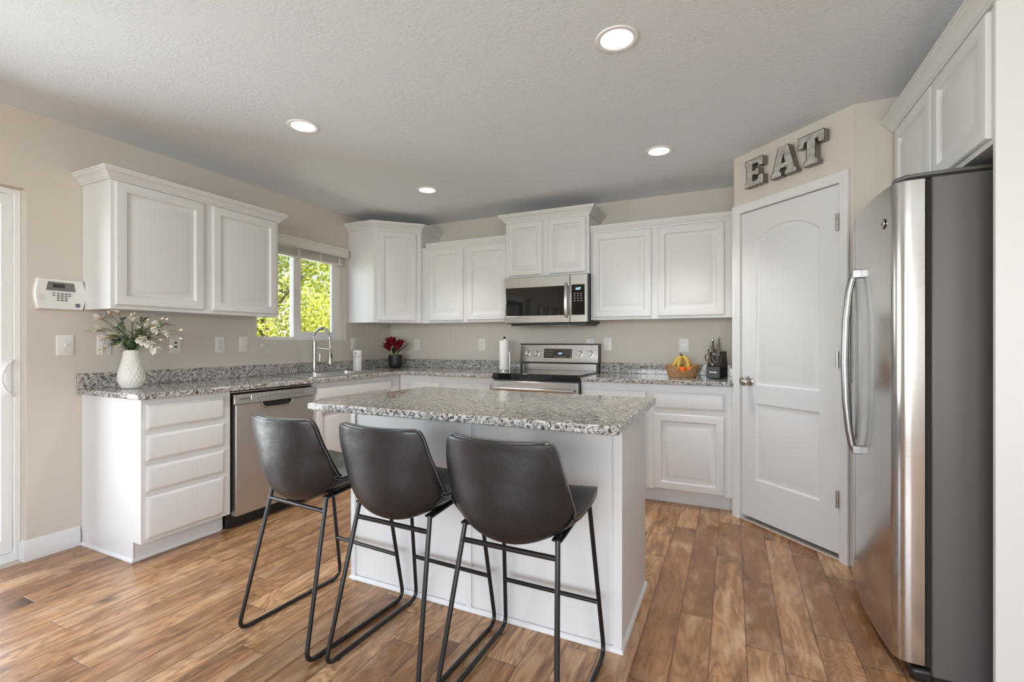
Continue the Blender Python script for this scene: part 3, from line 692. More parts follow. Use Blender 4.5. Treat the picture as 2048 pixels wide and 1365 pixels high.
# ------------------------------------------------------------------ refrigerator
c = thing('refrigerator', 'side-by-side stainless steel refrigerator with grey sides in the alcove', 'refrigerator', (4.80, -1.198, 0), -LR)
FW = .902
obj('cabinet_shell', MB().box(.004, FW, -.02, -.728, .03, 1.755), M['fridge_side'], c, bevel=.006)
obj('base_grille', MB().box(.02, FW-.02, -.6, -.74, .012, .058), M['black'], c)
obj('foot', MB().box(FW-.06, FW, -.72, -.785, .004, .05), M['black'], c, bevel=.012)
obj('gasket', MB().box(.006, FW-.004, -.7285, -.742, .062, 1.745), M['gap'], c)
def dprof(x):      # front of the doors, local y as a function of local x
    return -.8475+(.021*((x-.6)/.3)**2 if x > .6 else .0135*((.6-x)/.27)**2)
def fdoor(name, x0, x1, z0, z1, rl, rr, cut=None):
    mb = MB(); N = 22; xs = []
    pr_ = []
    back = -.744
    def corner(xc, sgn, r):      # quarter round to the side
        out = []
        yf = dprof(xc-sgn*r)
        for k in range(9):
            a = PI/2*k/8; out.append((xc-sgn*r+sgn*r*math.sin(a), yf+r-r*math.cos(a)))
        return out
    R = corner(x1, 1, rr); Lc = corner(x0, -1, rl)
    mid = [(x0+rl+(x1-rr-x0-rl)*k/N, dprof(x0+rl+(x1-rr-x0-rl)*k/N)) for k in range(1, N)]
    outl = [(x0, back)] + Lc[::-1] + mid + R + [(x1, back)]
    rings = [[(a, b, z) for a, b in outl] for z in (z0, z1)]
    mb.loops(rings, True, True)
    return obj(name, mb, M['steel_fridge'], c, bevel=.003, smooth=40)
fdoor('freezer_door', .004, .333, .062, 1.752, .045, .008)
fdoor('refrigerator_door', .337, FW, .062, 1.752, .008, .05)
def dispenser():
    mb = MB().box(.07, .27, dprof(.17)-.003, dprof(.17)+.002, .98, 1.38); return mb
obj('ice_dispenser', dispenser(), M['glass_black'], c, bevel=.002)
obj('dispenser_control', MB().box(.08, .26, dprof(.17)-.005, dprof(.17)-.0035, 1.28, 1.36), M['lcd'], c)
for nm, hx in (('freezer_handle', .300), ('refrigerator_handle', .490)):
    yb = dprof(hx)
    zs = [.715, .74, .80, .92, 1.10, 1.28, 1.40, 1.455, 1.48]; bow = [.022, .032, .042, .053, .058, .053, .042, .032, .022]
    if hx < .4: bow = [.5*b_ for b_ in bow]
    mb = MB().tube([(hx, yb-b_, z) for z, b_ in zip(zs, bow)], .0145, 14); mb.xform(Matrix.Translation((hx, 0, 0)) @ Matrix.Diagonal((.85, 1, 1, 1)) @ Matrix.Translation((-hx, 0, 0)))
    ho = obj(nm, mb, M['steel_dark'], c)
    for z0, z1 in ((.700, .735), (1.462, 1.498)): obj('handle_mount', MB().box(hx-.015, hx+.015, yb+.002, yb-(.032 if hx > .4 else .018), z0, z1), M['steel_dark'], ho, bevel=.003)
obj('badge', MB().cyl((.80, dprof(.80)-.0005, 1.625), (.80, dprof(.80)-.004, 1.625), .019, 28), M['nickel'], c)
obj('badge_lettering', text_mb('GE', .018, .80, dprof(.80)-.0042, 1.619), M['print_grey'], c)
hc = MB().tube([(FW-.045, -.82, 1.758), (FW-.045, -.79, 1.768), (FW-.045, -.74, 1.770), (FW-.045, -.66, 1.772), (FW-.045, -.56, 1.772)], .012, 10); hc.xform(Matrix.Translation((FW-.045, 0, 0)) @ Matrix.Diagonal((2.4, 1, 1, 1)) @ Matrix.Translation((-(FW-.045), 0, 0)))
obj('hinge_cover', hc, M['fridge_side'], c)

# ------------------------------------------------------------------ island
c = thing('kitchen_island', 'white panelled kitchen island base under the granite island top', 'island', (0, 0, 0))
IX0, IX1, IY0, IY1 = 1.722, 3.066, -2.374, -1.82
obj('body', MB().box(IX0, IX1, IY0, IY1, .001, .882), M['cab'], c, bevel=.0015)
for x0, x1 in ((IX0-.006, IX0+.022), (2.385, 2.412), (IX1-.028, IX1+.006)): obj('batten', MB().box(x0, x1, IY0-.007, IY0+.001, .018, .8815), M['cab'], c, bevel=.001)
obj('shoe_molding', MB().sweep([(IX0, IY1), (IX0, IY0-.006), (IX1, IY0-.006), (IX1, IY1)], [(0, .001), (.012, .001), (.011, .009), (.007, .015), (0, .019)], lambda a, b, h: (a, b, h)), M['trim'], c)
for x0, x1 in ((1.75, 2.36), (2.42, 3.03)):
    dmm = MB().panel(x0, x1, .13, .84, 0, DOORP).xform(Matrix.Translation((x0+x1, IY1, 0)) @ Matrix.Rotation(PI, 4, 'Z')); obj('door', dmm, M['cab'], c, smooth=25)
tag(obj('island_countertop', MB().plate_xy([(1.738, -2.669), (3.10, -2.673), (3.119, -2.654), (3.119, -1.825), (1.757, -1.815)], .8825, .914), M['granite'], None, bevel=.006, seg=3),
    'large rectangular granite island top with overhang above the stools', 'countertop')

# ------------------------------------------------------------------ bar stools
def fillet(P, r, n=6):
    out = [Vector(P[0])]
    for i in range(1, len(P)-1):
        a, b, c_ = Vector(P[i-1]), Vector(P[i]), Vector(P[i+1]); u = (a-b).normalized(); w = (c_-b).normalized()
        p0, p1 = b+u*r, b+w*r
        for k in range(n+1):
            t_ = k/n; out.append((1-t_)**2*p0+2*t_*(1-t_)*b+t_*t_*p1)
    out.append(Vector(P[-1])); return out
st = thing('bar_stool', 'leftmost of three black leather bar stools at the island', 'stool', (1.855, -2.67, 0), math.radians(-3.8), 'black bar stools at the island')
# profile: (y forward, z, half width, edge lift along the inner normal)
PR = [(.204, .604, .162, .006), (.206, .616, .188, .008), (.190, .630, .208, .014), (.13, .624, .222, .026), (.05, .603, .229, .044), (-.04, .581, .230, .064), (-.11, .564, .228, .086), (-.165, .566, .224, .104), (-.204, .606, .225, .104),
      (-.224, .672, .224, .090), (-.232, .74, .217, .070), (-.237, .80, .208, .050), (-.242, .852, .198, .040), (-.246, .880, .184, .034), (-.247, .890, .166, .03)]
PS = catmull(PR, 4)
def shell_pt(i, tt):
    y, z, hw, lift = PS[i]
    a = PS[max(i-1, 0)]; b = PS[min(i+1, len(PS)-1)]
    ty, tz = b[0]-a[0], b[1]-a[1]; L_ = math.hypot(ty, tz) or 1; ny, nz = tz/L_, -ty/L_      # inner normal (up for the seat, forward for the back)
    e = lift*abs(tt)**2.1
    return Vector((hw*tt*(1-.04*abs(tt)**4), y+ny*e, z+nz*e)), Vector((0, ny, nz))
sb = MB(); NT_ = 24; rows_o = []; rows_i = []
for i in range(len(PS)):
    ro = []; ri = []
    for k in range(NT_+1):
        tt = -1+2*k/NT_; p, nn = shell_pt(i, tt)
        th = .031*(1-.3*abs(tt)**6)
        if i < 3 or i > len(PS)-4: th *= .75
        sidev = Vector((tt, 0, 0))
        ro.append(sb.bm.verts.new(p-nn*th*.5)); ri.append(sb.bm.verts.new(p+nn*th*.5))
    rows_o.append(ro); rows_i.append(ri)
for i in range(len(PS)-1):
    for k in range(NT_):
        sb.bm.faces.new((rows_o[i][k], rows_o[i][k+1], rows_o[i+1][k+1], rows_o[i+1][k])); sb.bm.faces.new((rows_i[i][k], rows_i[i+1][k], rows_i[i+1][k+1], rows_i[i][k+1]))
    for k in (0, NT_): sb.bm.faces.new((rows_o[i][k], rows_o[i+1][k], rows_i[i+1][k], rows_i[i][k]))
for i in (0, len(PS)-1):
    for k in range(NT_): sb.bm.faces.new((rows_o[i][k], rows_o[i][k+1], rows_i[i][k+1], rows_i[i][k]))
seat = obj('seat_shell', sb, M['leather'], st, bevel=.0105, seg=3, smooth=50)
# stitched seam along the rim
rim_pts = []
for i in range(3, len(PS)-2): rim_pts.append(shell_pt(i, 1.0)[0]+Vector((.0035, -.004, .002)))
top = [shell_pt(len(PS)-1, 1-2*k/14)[0]+Vector((0, -.002, .0015)) for k in range(15)]
left = [shell_pt(i, -1.0)[0]+Vector((-.0035, -.004, .002)) for i in range(len(PS)-3, 2, -1)]
obj('seam', MB().tube(rim_pts[14:]+top[2:-2]+left[:-14], .0007, 5), M['thread'], seat)
def leg_side(s):
    P = [(s*.160, -.105, .584), (s*.165, -.135, .577), (s*.207, -.262, .0095), (s*.207, .258, .0095), (s*.176, .17, .585), (s*.165, .14, .604)]
    pts = [Vector(P[0])]
    Q = fillet(P[1:5], .05, 7); return MB().tube([P[0]]+[tuple(q) for q in Q]+[P[5]], .0085, 12)
for s in (-1, 1):
    lg = obj('sled_leg', leg_side(s), M['black_metal'], st)
    for y in (-.20, .20): obj('glide', MB().cyl((s*.207, y, 0.0005), (s*.207, y, .0075), .009, 12), M['black'], lg)
def at_leg(s, z, front):
    if front: f_ = z/.585; return (s*(.207-.031*f_), .258-.088*f_, z)
    f_ = z/.577; return (s*(.207-.042*f_), -.262+.127*f_, z)
obj('rear_crossbar', MB().cyl(at_leg(-1, .525, 0), at_leg(1, .525, 0), .0085, 12), M['black_metal'], st)
obj('footrest', MB().cyl(at_leg(-1, .215, 1), at_leg(1, .215, 1), .0085, 12), M['black_metal'], st)
for s in (-1, 1): obj('seat_bracket', MB().sweep([(-.14, .576), (-.09, .58), (.15, .602), (.165, .604)], [(-.003, -.016), (.003, -.016), (.003, .016), (-.003, .016)], lambda a, b, h: (s*.163+h, a, b)), M['black_metal'], st)
dup(st, (2.335, -2.67, 0), math.radians(-2), 'middle of three black leather bar stools at the island')
dup(st, (2.803, -2.675, 0), math.radians(-.5), 'rightmost of three black leather bar stools, nearest the island corner')

# ------------------------------------------------------------------ recessed lights
LAB = ['largest ceiling downlight, nearest the viewer above the island right end', 'ceiling downlight at the left, above the near left wall cabinet', 'ceiling downlight above the far left corner by the window', 'ceiling downlight at the right in front of the pantry lettering']
for i, (x, y) in enumerate(LIGHTS):
    c = thing('recessed_light', LAB[i], 'light', (x, y, H), 0, 'recessed ceiling lights')
    obj('trim_ring', MB().lathe([(.066, .004), (.066, -.004), (.07, -.006), (.083, -.005), (.086, -.001), (.086, -.0005)], 40, capb=False), M['lamp_trim'], c)
    bf = [(.066, .003)]
    for k in range(6): bf += [(.065-k*.003, .006+k*.011), (.0625-k*.003, .014+k*.011)]
    obj('baffle', MB().lathe(bf, 40, capb=False), M['white'], c)
    obj('lamp_lens', MB().lathe([(.001, .048), (.034, .05), (.046, .055), (.05, .066)], 32), M['lamp_glow'], c)
    l_ = lamp('downlight', 'SPOT', (x, y, H-.012), (0, 0, 0), 24, (1, .96, .90), spot_size=math.radians(95), spot_blend=.8, shadow_soft_size=.05)

# ------------------------------------------------------------------ metal letters above the pantry door
def letter(name, outer, holes, s0, z0, w, h, label):
    c = thing(name, label, 'letter', (PX, PY, 0), PA, 'metal letters above the pantry door')
    f = lambda pts: [(s0+u*w, z0+v*h) for u, v in pts]
    D0, D1 = -.002, -.042
    obj('face', MB().plate_xz(f(outer), D1, D1-.0012, [f(x) for x in holes]), M['galv'], c, smooth=0)
    sides = MB()
    for l in [outer]+holes:
        P = f(l); n = len(P)
        A = [sides.bm.verts.new((a, D0, b)) for a, b in P]; B = [sides.bm.verts.new((a, D1, b)) for a, b in P]
        for k in range(n): sides.bm.faces.new((A[k], A[(k+1) % n], B[(k+1) % n], B[k]))
    obj('side_band', sides, M['galv_side'], c, smooth=0)
    rim_ = MB()
    for l in [outer]+holes: rim_.tube([(a, D1-.001, b) for a, b in f(l)], .0022, 6, closed=True)
    obj('rusted_rim', rim_, M['rust'], c)
    return c
Eo = [(0, 0), (1, 0), (1, .34), (.74, .34), (.70, .22), (.62, .18), (.42, .18), (.42, .42), (.56, .42), (.60, .36), (.78, .36), (.78, .62), (.60, .62), (.56, .56), (.42, .56), (.42, .82), (.66, .82), (.72, .78), (.74, .68), (.98, .68), (.98, 1), (0, 1), (0, .84), (.09, .80), (.09, .2), (0, .16)]
letter('letter_e', Eo, [], .134, 2.186, .138, .172, 'galvanized metal letter E above the pantry door, leftmost')
Ao = [(0, 0), (.42, 0), (.42, .14), (.36, .16), (.385, .27), (.60, .27), (.63, .16), (.56, .14), (.56, 0), (1, 0), (1, .14), (.94, .16), (.70, 1), (.30, 1), (.06, .16), (0, .14)]
letter('letter_a', Ao, [[(.42, .43), (.575, .43), (.50, .74)]], .328, 2.181, .17, .178, 'galvanized metal letter A above the pantry door, in the middle')
To = [(.24, 0), (.76, 0), (.76, .16), (.67, .19), (.67, .80), (.74, .80), (.77, .72), (.80, .64), (1, .64), (1, 1), (0, 1), (0, .64), (.20, .64), (.23, .72), (.26, .80), (.33, .80), (.33, .19), (.24, .16)]
letter('letter_t', To, [], .510, 2.183, .155, .176, 'galvanized metal letter T above the pantry door, rightmost')

# ------------------------------------------------------------------ wall plates
def plate(p, w=.072, h=.117): return obj('cover_plate', MB().loops([[(x, -.0005, z) for x, z in rrect(-w/2, w/2, -h/2, h/2, .004, 3)], [(x, -.004, z) for x, z in rrect(-w/2, w/2, -h/2, h/2, .004, 3)], [(x, -.006, z) for x, z in rrect(-w/2+.004, w/2-.004, -h/2+.004, h/2-.004, .003, 3)]]), M['white'], p)
def screws(p, pl_, zs=(.046, -.046)):
    mb = MB()
    for z in zs: mb.cyl((0, -.006, z), (0, -.0068, z), .003, 10)
    obj('screws', mb, M['print_light'], pl_)
def outlet(label, loc, rz, decora=False, w=.072):
    c = thing('outlet', label, 'outlet', loc, rz, 'wall outlets'); pl_ = plate(c, w)
    if decora: obj('receptacle', MB().box(-.017, .017, -.006, -.008, -.034, .034), M['white'], c, bevel=.001)
    for z in (.0195, -.0195):
        if not decora: obj('receptacle', MB().plate_xz(rrect(-.017, .017, z-.0145, z+.0145, .01), -.0061, -.008), M['white'], c)
        s_ = MB().box(-.0078, -.0055, -.0081, -.0086, z-.001, z+.008).box(.0055, .0078, -.0081, -.0086, z, z+.007).cyl((0, -.0081, z-.007), (0, -.0086, z-.007), .0026, 10)
        obj('slots', s_, M['dark_slot'], c)
    screws(c, pl_, (0,) if not decora else (.046, -.046)); return c
def switch(label, loc, rz, w=.072):
    c = thing('light_switch', label, 'light switch', loc, rz, 'wall switches'); pl_ = plate(c, w)
    obj('toggle_surround', MB().box(-.006, .006, -.006, -.0072, -.013, .013), M['white'], c)
    obj('toggle', MB().box(-.0038, .0038, -.006, -.016, -.001, .009), M['white'], c, bevel=.001); screws(c, pl_, (.03, -.03)); return c
switch('white toggle switch beside the sliding door below the alarm keypad', (0, -2.829, 1.166), LR, .08)
outlet('white outlet on the left wall partly behind the flowers', (0, -2.645, 1.165), LR, True)
c = thing('jack_plate', 'white two-port jack plate right of the flower vase', 'wall plate', (0, -2.243, 1.165), LR); pl_ = plate(c)
for z in (.014, -.014): obj('jack', MB().box(-.008, .008, -.006, -.0066, z-.006, z+.006), M['dark_slot'], c)
screws(c, pl_)
outlet('white outlet under the left wall cabinet, next to a toggle switch', (0, -1.934, 1.163), LR)
switch('white toggle switch just left of the kitchen window sill', (0, -1.748, 1.166), LR)
outlet('white outlet on the wall above the soap dispenser', (0, -.571, 1.162), LR, True)
outlet('white outlet right of the red flowers on the back wall', (.352, 0, 1.156), 0)
outlet('white outlet left of the paper towel roll', (1.158, 0, 1.156), 0)
c = thing('blank_plate', 'blank white wall plate half hidden behind the range', 'wall plate', (2.278, 0, 1.153), 0); plate(c); screws(c, c)
outlet('white outlet on the wall just right of the range', (2.44, 0, 1.166), 0)
outlet('white outlet above the fruit basket', (3.086, 0, 1.157), 0, True, .077)
tag(obj('wall_bumper', MB().box(0, .016, -1.6, -1.568, 1.139, 1.168), M['cord'], None, bevel=.004), 'tiny beige square wall bumper below the window corner', 'bumper')

# ------------------------------------------------------------------ alarm keypad
c = thing('alarm_keypad', 'white alarm keypad with grey screen on the left wall', 'alarm', (0, -2.857, 1.452), LR)
def barrel(w, h, bul, y, n=10):
    pts = []
    for k in range(n+1): a = -1+2*k/n; pts.append((w/2+bul*(1-a*a), y, h/2*a))
    for k in range(n+1): a = 1-2*k/n; pts.append((-w/2-bul*(1-a*a), y, h/2*a))
    return pts
obj('housing', MB().loops([barrel(.196, .172, .014, -.001), barrel(.196, .172, .014, -.022), barrel(.188, .164, .014, -.034)]), M['white'], c, smooth=40)
obj('screen_bezel', MB().plate_xz([(-.066, .020), (.062, .018), (.054, .066), (-.058, .068)], -.0342, -.036), M['lcd'], c)
obj('screen', MB().box(-.038, .014, -.0361, -.037, .036, .056), M['lcd_dark'], c)
k_ = MB()
for i in range(3):
    for j in range(4): k_.box(-.020+i*.017, -.009+i*.017, -.0343, -.0375, -.037+j*.0125, -.030+j*.0125)
for x in (-.04, .03):
    for j in range(2): k_.box(x, x+.011, -.0343, -.0375, -.010+j*.0125, -.004+j*.0125)
obj('keys', k_, M['print_grey'], c, bevel=.001)
sp_ = MB()
for j in range(7): sp_.box(-.097+.001*abs(j-3), -.067-.001*abs(j-3), -.0343, -.0347, -.038+j*.005, -.0365+j*.005)
obj('speaker_grille', sp_, M['print_light'], c)
bd = obj('badge', MB().plate_xz([(.072+.0125*math.cos(PI/8+PI/4*k), -.058+.0115*math.sin(PI/8+PI/4*k)) for k in range(8)], -.0342, -.0355), M['navy'], c)
obj('badge_lettering', text_mb('ADT', .0098, .072, -.0356, -.0612), M['white'], bd)

# ------------------------------------------------------------------ flower vase and stems
VX, VY = .225, -2.61; VH = .226
def vprof():
    P = [(.05, 0), (.062, .006), (.082, .04), (.086, .065), (.082, .095), (.068, .14), (.055, .18), (.050, .205), (.0495, VH)]
    Q = catmull([(r*.77, z) for r, z in P], 8); return Q
def vmod(r, z, a):
    if z < .004 or z > VH-.006: return r
    p = abs(math.sin(9*a+z*68)); q = abs(math.sin(9*a-z*68)); return r+.0036*(min(p, q)**.6)-.002
va = tag(obj('vase', MB().lathe(vprof(), 120, mod=vmod).lathe([(.0381, VH), (.034, VH), (.033, .15), (.04, .05), (.025, .02)], 120, capb=False, capt=True), M['ceramic'], None, smooth=60),
         'white ceramic vase with diamond texture on the counter left end', 'vase'); va.location = (VX, VY, CT+.0005)
def rot_to(d):
    return Vector(d).to_track_quat('Z', 'Y').to_matrix().to_4x4()
def leaf_mb(mb, base, d, L_, w, fold=.3):
    d = Vector(d).normalized(); sd = d.cross(Vector((0, 0, 1)))
    sd = sd.normalized() if sd.length > .1 else Vector((1, 0, 0)); up = sd.cross(d); base = Vector(base); V = []
    for k in range(7):
        u = k/6; ww = w*math.sin(PI*min(1, u*.93+.05))**.8; cpt = base+d*L_*u+up*(-.18*L_*u*u); V.append((mb.bm.verts.new(cpt-sd*ww+up*ww*fold), mb.bm.verts.new(cpt), mb.bm.verts.new(cpt+sd*ww+up*ww*fold)))
    for a, b in zip(V, V[1:]):
        mb.bm.faces.new((a[0], a[1], b[1], b[0])); mb.bm.faces.new((a[1], a[2], b[2], b[1]))
# right and up seen from the viewpoint
RV = Vector((math.cos(.4384), math.sin(.4384), 0)); FV = Vector((-math.sin(.4384), math.cos(.4384), 0))
rng = random.Random(5)
MOUTH = Vector((VX, VY, CT+VH))
def flower_stem(du, z, df, kind, i):
    tip = Vector((VX, VY, 0))+RV*du+FV*df; tip.z = z
    tip.x = max(tip.x, .04)
    a = rng.random()*2*PI; r0 = .02*math.sqrt(rng.random())
    b0 = MOUTH+Vector((r0*math.cos(a), r0*math.sin(a), -.09)); 
    m0 = MOUTH+Vector((.025*(tip.x-VX)/.3, .025*(tip.y-VY)/.3, .006))
    mid = m0*.45+tip*.55+Vector((0, 0, .03))
    pts = catmull([tuple(b0), tuple(m0), tuple(mid), tuple(tip)], 5)
    LABS = {'blossom': 'stem with an open white blossom in the white vase', 'bud': 'thin stem with a small closed white bud in the white vase', 'catkin': 'stem ending in a pale green spike in the white vase', 'leafy': 'leafy grey-green sprig in the white vase'}
    o = thing('white_flower' if kind in ('blossom','bud') else 'green_sprig', LABS[kind], 'flower', tuple(b0), 0, {'blossom': 'open white blossoms in the vase', 'bud': 'closed buds in the vase', 'catkin': 'green spikes in the vase', 'leafy': 'leafy sprigs in the vase'}[kind])
    loc = lambda p: Vector(p)-b0
    obj('stalk', MB().tube([loc(p) for p in pts], .0013 if kind == 'bud' else .0018, 5), M['stem'], o)
    d = (Vector(pts[-1])-Vector(pts[-2])).normalized(); tl = loc(tip); Rm = rot_to(d)
    if kind == 'blossom':
        pm = MB(); sz = rng.uniform(.8, 1.15)
        for ring, (n, op, ln) in enumerate(((5, .35, .03), (6, .75, .034))):
            for k in range(n):
                aa = 2*PI*k/n+ring*.5+rng.uniform(-.2, .2); dd = Rm @ Vector((math.cos(aa)*op, math.sin(aa)*op, 1)); leaf_mb(pm, tl, dd, 1.3*ln*sz*rng.uniform(.8, 1.1), .0145*sz, .5)
        obj('petals', pm, M['petal'], o); obj('calyx', MB().sphere(tl-d*.004, .006, 8, 6), M['calyx'], o)
    elif kind == 'bud':
        obj('bud', MB().sphere(tl+d*.008, .0055, 10, 8, (1, 1, 1.9), Rm), M['petal'], o); obj('calyx', MB().cyl(tl-d*.012, tl+d*.003, .0014, 8, .0052), M['calyx'], o)
    elif kind == 'catkin':
        cm = MB()
        for k in range(26): aa = k*2.4; cm.sphere(tl+d*(-.03+k*.0024)+Rm @ Vector((math.cos(aa)*.0045, math.sin(aa)*.0045, 0)), .0042, 6, 4)
        obj('spike', cm, M['leaf_pale'], o)
    lm = MB(); nl = {'blossom': 4, 'bud': 0, 'catkin': 3, 'leafy': 11}[kind]
    for k in range(nl):
        u = rng.uniform(.35, .8) if kind != 'leafy' else .35+.62*k/nl
        j = int(u*(len(pts)-1)); p = loc(pts[j]); dd = Vector((rng.uniform(-1, 1), rng.uniform(-1, 1), rng.uniform(-.1, 1)))+d*.6
        leaf_mb(lm, p, dd, rng.uniform(.035, .06), rng.uniform(.008, .013))
    if nl: obj('leaves', lm, M['leaf'], o)
ST = [(-.182, 1.325, 'blossom'), (-.15, 1.265, 'blossom'), (-.172, 1.215, 'blossom'), (-.118, 1.21, 'blossom'), (-.125, 1.145, 'blossom'), (.003, 1.305, 'blossom'), (.025, 1.255, 'blossom'), (.075, 1.27, 'blossom'), (.13, 1.285, 'blossom'), (.165, 1.25, 'blossom'), (.19, 1.235, 'blossom'), (-.035, 1.355, 'blossom'), (.15, 1.15, 'blossom'), (.10, 1.20, 'blossom'), (.045, 1.215, 'blossom'), (.145, 1.18, 'blossom'), (.045, 1.335, 'bud'),
      (-.238, 1.335, 'bud'), (-.225, 1.225, 'bud'), (.005, 1.345, 'bud'), (.10, 1.31, 'bud'), (.145, 1.32, 'bud'), (.21, 1.315, 'bud'), (.285, 1.255, 'bud'), (.26, 1.205, 'bud'), (.24, 1.16, 'bud'), (-.075, 1.35, 'bud'), (.175, 1.20, 'bud'),
      (-.22, 1.26, 'catkin'), (-.085, 1.275, 'catkin'), (-.06, 1.235, 'catkin'), (-.03, 1.195, 'catkin'), (-.05, 1.165, 'catkin'), (.085, 1.215, 'catkin'), (.06, 1.16, 'catkin'), (.11, 1.225, 'catkin'),
      (-.105, 1.27, 'leafy'), (.06, 1.33, 'leafy'), (.24, 1.29, 'leafy'), (-.14, 1.17, 'leafy'), (.02, 1.23, 'leafy'), (.17, 1.22, 'leafy'), (-.02, 1.2, 'leafy'), (.10, 1.24, 'leafy'), (.06, 1.19, 'leafy'), (-.07, 1.19, 'leafy')]
for i, (du, z, k) in enumerate(ST): flower_stem(du, z, rng.uniform(-.07, .05), k, i)

# ------------------------------------------------------------------ red flowers in a black pot
QX, QY = .255, -.235
po = tag(obj('flower_pot', MB().lathe([(.042, 0), (.055, .006), (.068, .03), (.071, .06), (.071, .138)], 64, mod=lambda r, z, a: r+(.0008*math.cos(32*a) if .03 < z < .125 else 0)).lathe([(.071, .138), (.066, .138), (.064, .115)], 64, capb=False, capt=True), M['pot'], None, smooth=60),
         'black ribbed pot holding red flowers in the counter corner', 'pot'); po.location = (QX, QY, CT+.0005)
PM = Vector((QX, QY, CT+.12))
RT = [(-.075, 1.215, .0, 1.25), (-.105, 1.165, .02, 1.2), (-.095, 1.125, -.03, 1.15), (-.03, 1.22, -.02, 1.2), (.045, 1.185, .02, .95), (.0285, 1.13, -.045, 1.2), (.075, 1.20, -.01, 1.0)]
for i, (du, z, df, sz) in enumerate(RT):
    tip = Vector((QX, QY, 0))+RV*du+FV*df; tip.z = z; b0 = PM+Vector((rng.uniform(-.02, .02), rng.uniform(-.02, .02), -.004))
    o = thing('red_flower', 'stem with a crimson petalled bloom in the black pot', 'flower', tuple(b0), 0, 'red flowers in the black pot')
    T_ = tip-b0; base = T_*.62
    obj('stalk', MB().tube(catmull([(0, 0, 0), tuple(base*.5+Vector((0, 0, .015))), tuple(base)], 4), .004, 6), M['green_stem'], o)
    pm = MB(); d = (T_-base+Vector((0, 0, .02))).normalized(); Rm = rot_to(d)
    for k in range(5):
        aa = 2*PI*k/5+i; dd = Rm @ Vector((math.cos(aa)*.3, math.sin(aa)*.3, 1)); leaf_mb(pm, base, dd, .082*sz, .026*sz, .35)
    obj('petals', pm, M['red'], o)
for i, (du, z, df) in enumerate([(-.005, 1.13, -.06), (.12, 1.17, .0), (.01, 1.2, .02), (.05, 1.16, .03)]):
    tip = Vector((QX, QY, 0))+RV*du+FV*df; tip.z = z; b0 = PM+Vector((.01*i-.015, 0, -.004))
    o = thing('dark_sprig', 'dark green leafy sprig standing among the red flowers', 'plant', tuple(b0), 0, 'dark leaves in the black pot'); T_ = tip-b0
    obj('stalk', MB().tube([(0, 0, 0), tuple(T_*.35)], .003, 6), M['green_stem'], o)
    lm = MB(); leaf_mb(lm, T_*.33, T_, T_.length*.72, .022, .3); obj('blade', lm, M['dark_leaf'], o)

# ------------------------------------------------------------------ paper towels
TX, TY = 1.546, -.275
c = thing('paper_towel_holder', 'chrome upright paper towel holder left of the range', 'holder', (TX, TY, CT+.0005))
obj('base', MB().lathe([(.068, 0), (.068, .012), (.063, .016)], 40, capt=True), M['chrome'], c)
obj('post', MB().cyl((0, 0, .012), (0, 0, .298), .006, 12), M['chrome'], c)
obj('finial', MB().lathe([(.006, .298), (.007, .305), (.014, .318), (.013, .322)], 20, capt=True), M['black'], c)
obj('tension_arm', MB().tube([(.06, -.02, .01), (.062, -.02, .1), (.058, -.02, .17), (.056, -.02, .185)], .0055, 10), M['chrome'], c)
rl = tag(obj('paper_towel_roll', MB().lathe([(.0075, .0175), (.046, .0175), (.0465, .02), (.0465, .283), (.046, .285), (.0075, .285)], 48, capb=False), M['paper'], None), 'white paper towel roll on the upright chrome holder', 'paper towels'); rl.location = (TX, TY, CT+.0005)

# ------------------------------------------------------------------ fruit basket
BX, BY = 3.10, -.315
c = thing('fruit_basket', 'small oval woven wicker basket holding fruit on the counter', 'basket', (BX, BY, CT+.0005), math.radians(12))
def bmod(r, z, a):
    rr = r+.0035*math.sin(a*24+(0 if int(z/.0085) % 2 else PI)); dip = max(0, 1-((a-1.5*PI)/.6)**2); return (rr, z*(1-.52*dip*(z/.094)))
obj('wall', MB().lathe([(.096+.03*(k/22)**.8, .003+.091*k/22) for k in range(23)], 120, mod=bmod, sy=.66).lathe([(.090+.03*(k/22)**.8, .003+.091*k/22) for k in range(23)], 120, mod=bmod, sy=.66, capb=False), M['wicker'], c)
rp = []
for k in range(96):
    a = 2*PI*k/96; dip = max(0, 1-((a-1.5*PI)/.6)**2); rp.append((.124*math.cos(a), .124*.66*math.sin(a), .094*(1-.52*dip)+.0015*math.sin(24*a)))
obj('rim', MB().tube(rp, .0052, 8, closed=True), M['wicker'], c)
obj('foot_rim', MB().tube([(.095*math.cos(2*PI*k/60), .095*.66*math.sin(2*PI*k/60), .005) for k in range(60)], .0045, 8, closed=True), M['wicker'], c)
BBs = Vector((BX, BY, CT))
c = thing('banana_bunch', 'bunch of yellow bananas standing in the wicker basket', 'bananas', tuple(BBs+Vector((-.004, .03, .165))))
def banana(x1, z1, y1, bx):
    P = catmull([(0, 0, 0), (bx*.55, y1*.3, -.018), (bx, y1*.7, -.06), (x1, y1, z1), (x1*.85, y1, z1-.026)], 6); n = len(P)
    rs = [.0065]*2+[.008+.011*min(1, (k-1)/6) if k < n-6 else max(.005, .019*(n-1-k)/6+.004) for k in range(2, n)]; return MB().tube(P, rs, 12)
for a in ((-.075, -.115, -.02, -.05), (-.03, -.112, -.015, -.022), (.045, -.112, .0, .045), (.02, -.11, .03, .03)): obj('banana', banana(*a), M['banana'], c)
obj('crown_stem', MB().tube([(-.012, 0, .016), (-.004, 0, .004), (.004, 0, -.012)], [.008, .0095, .008], 10), M['banana_tip'], c)
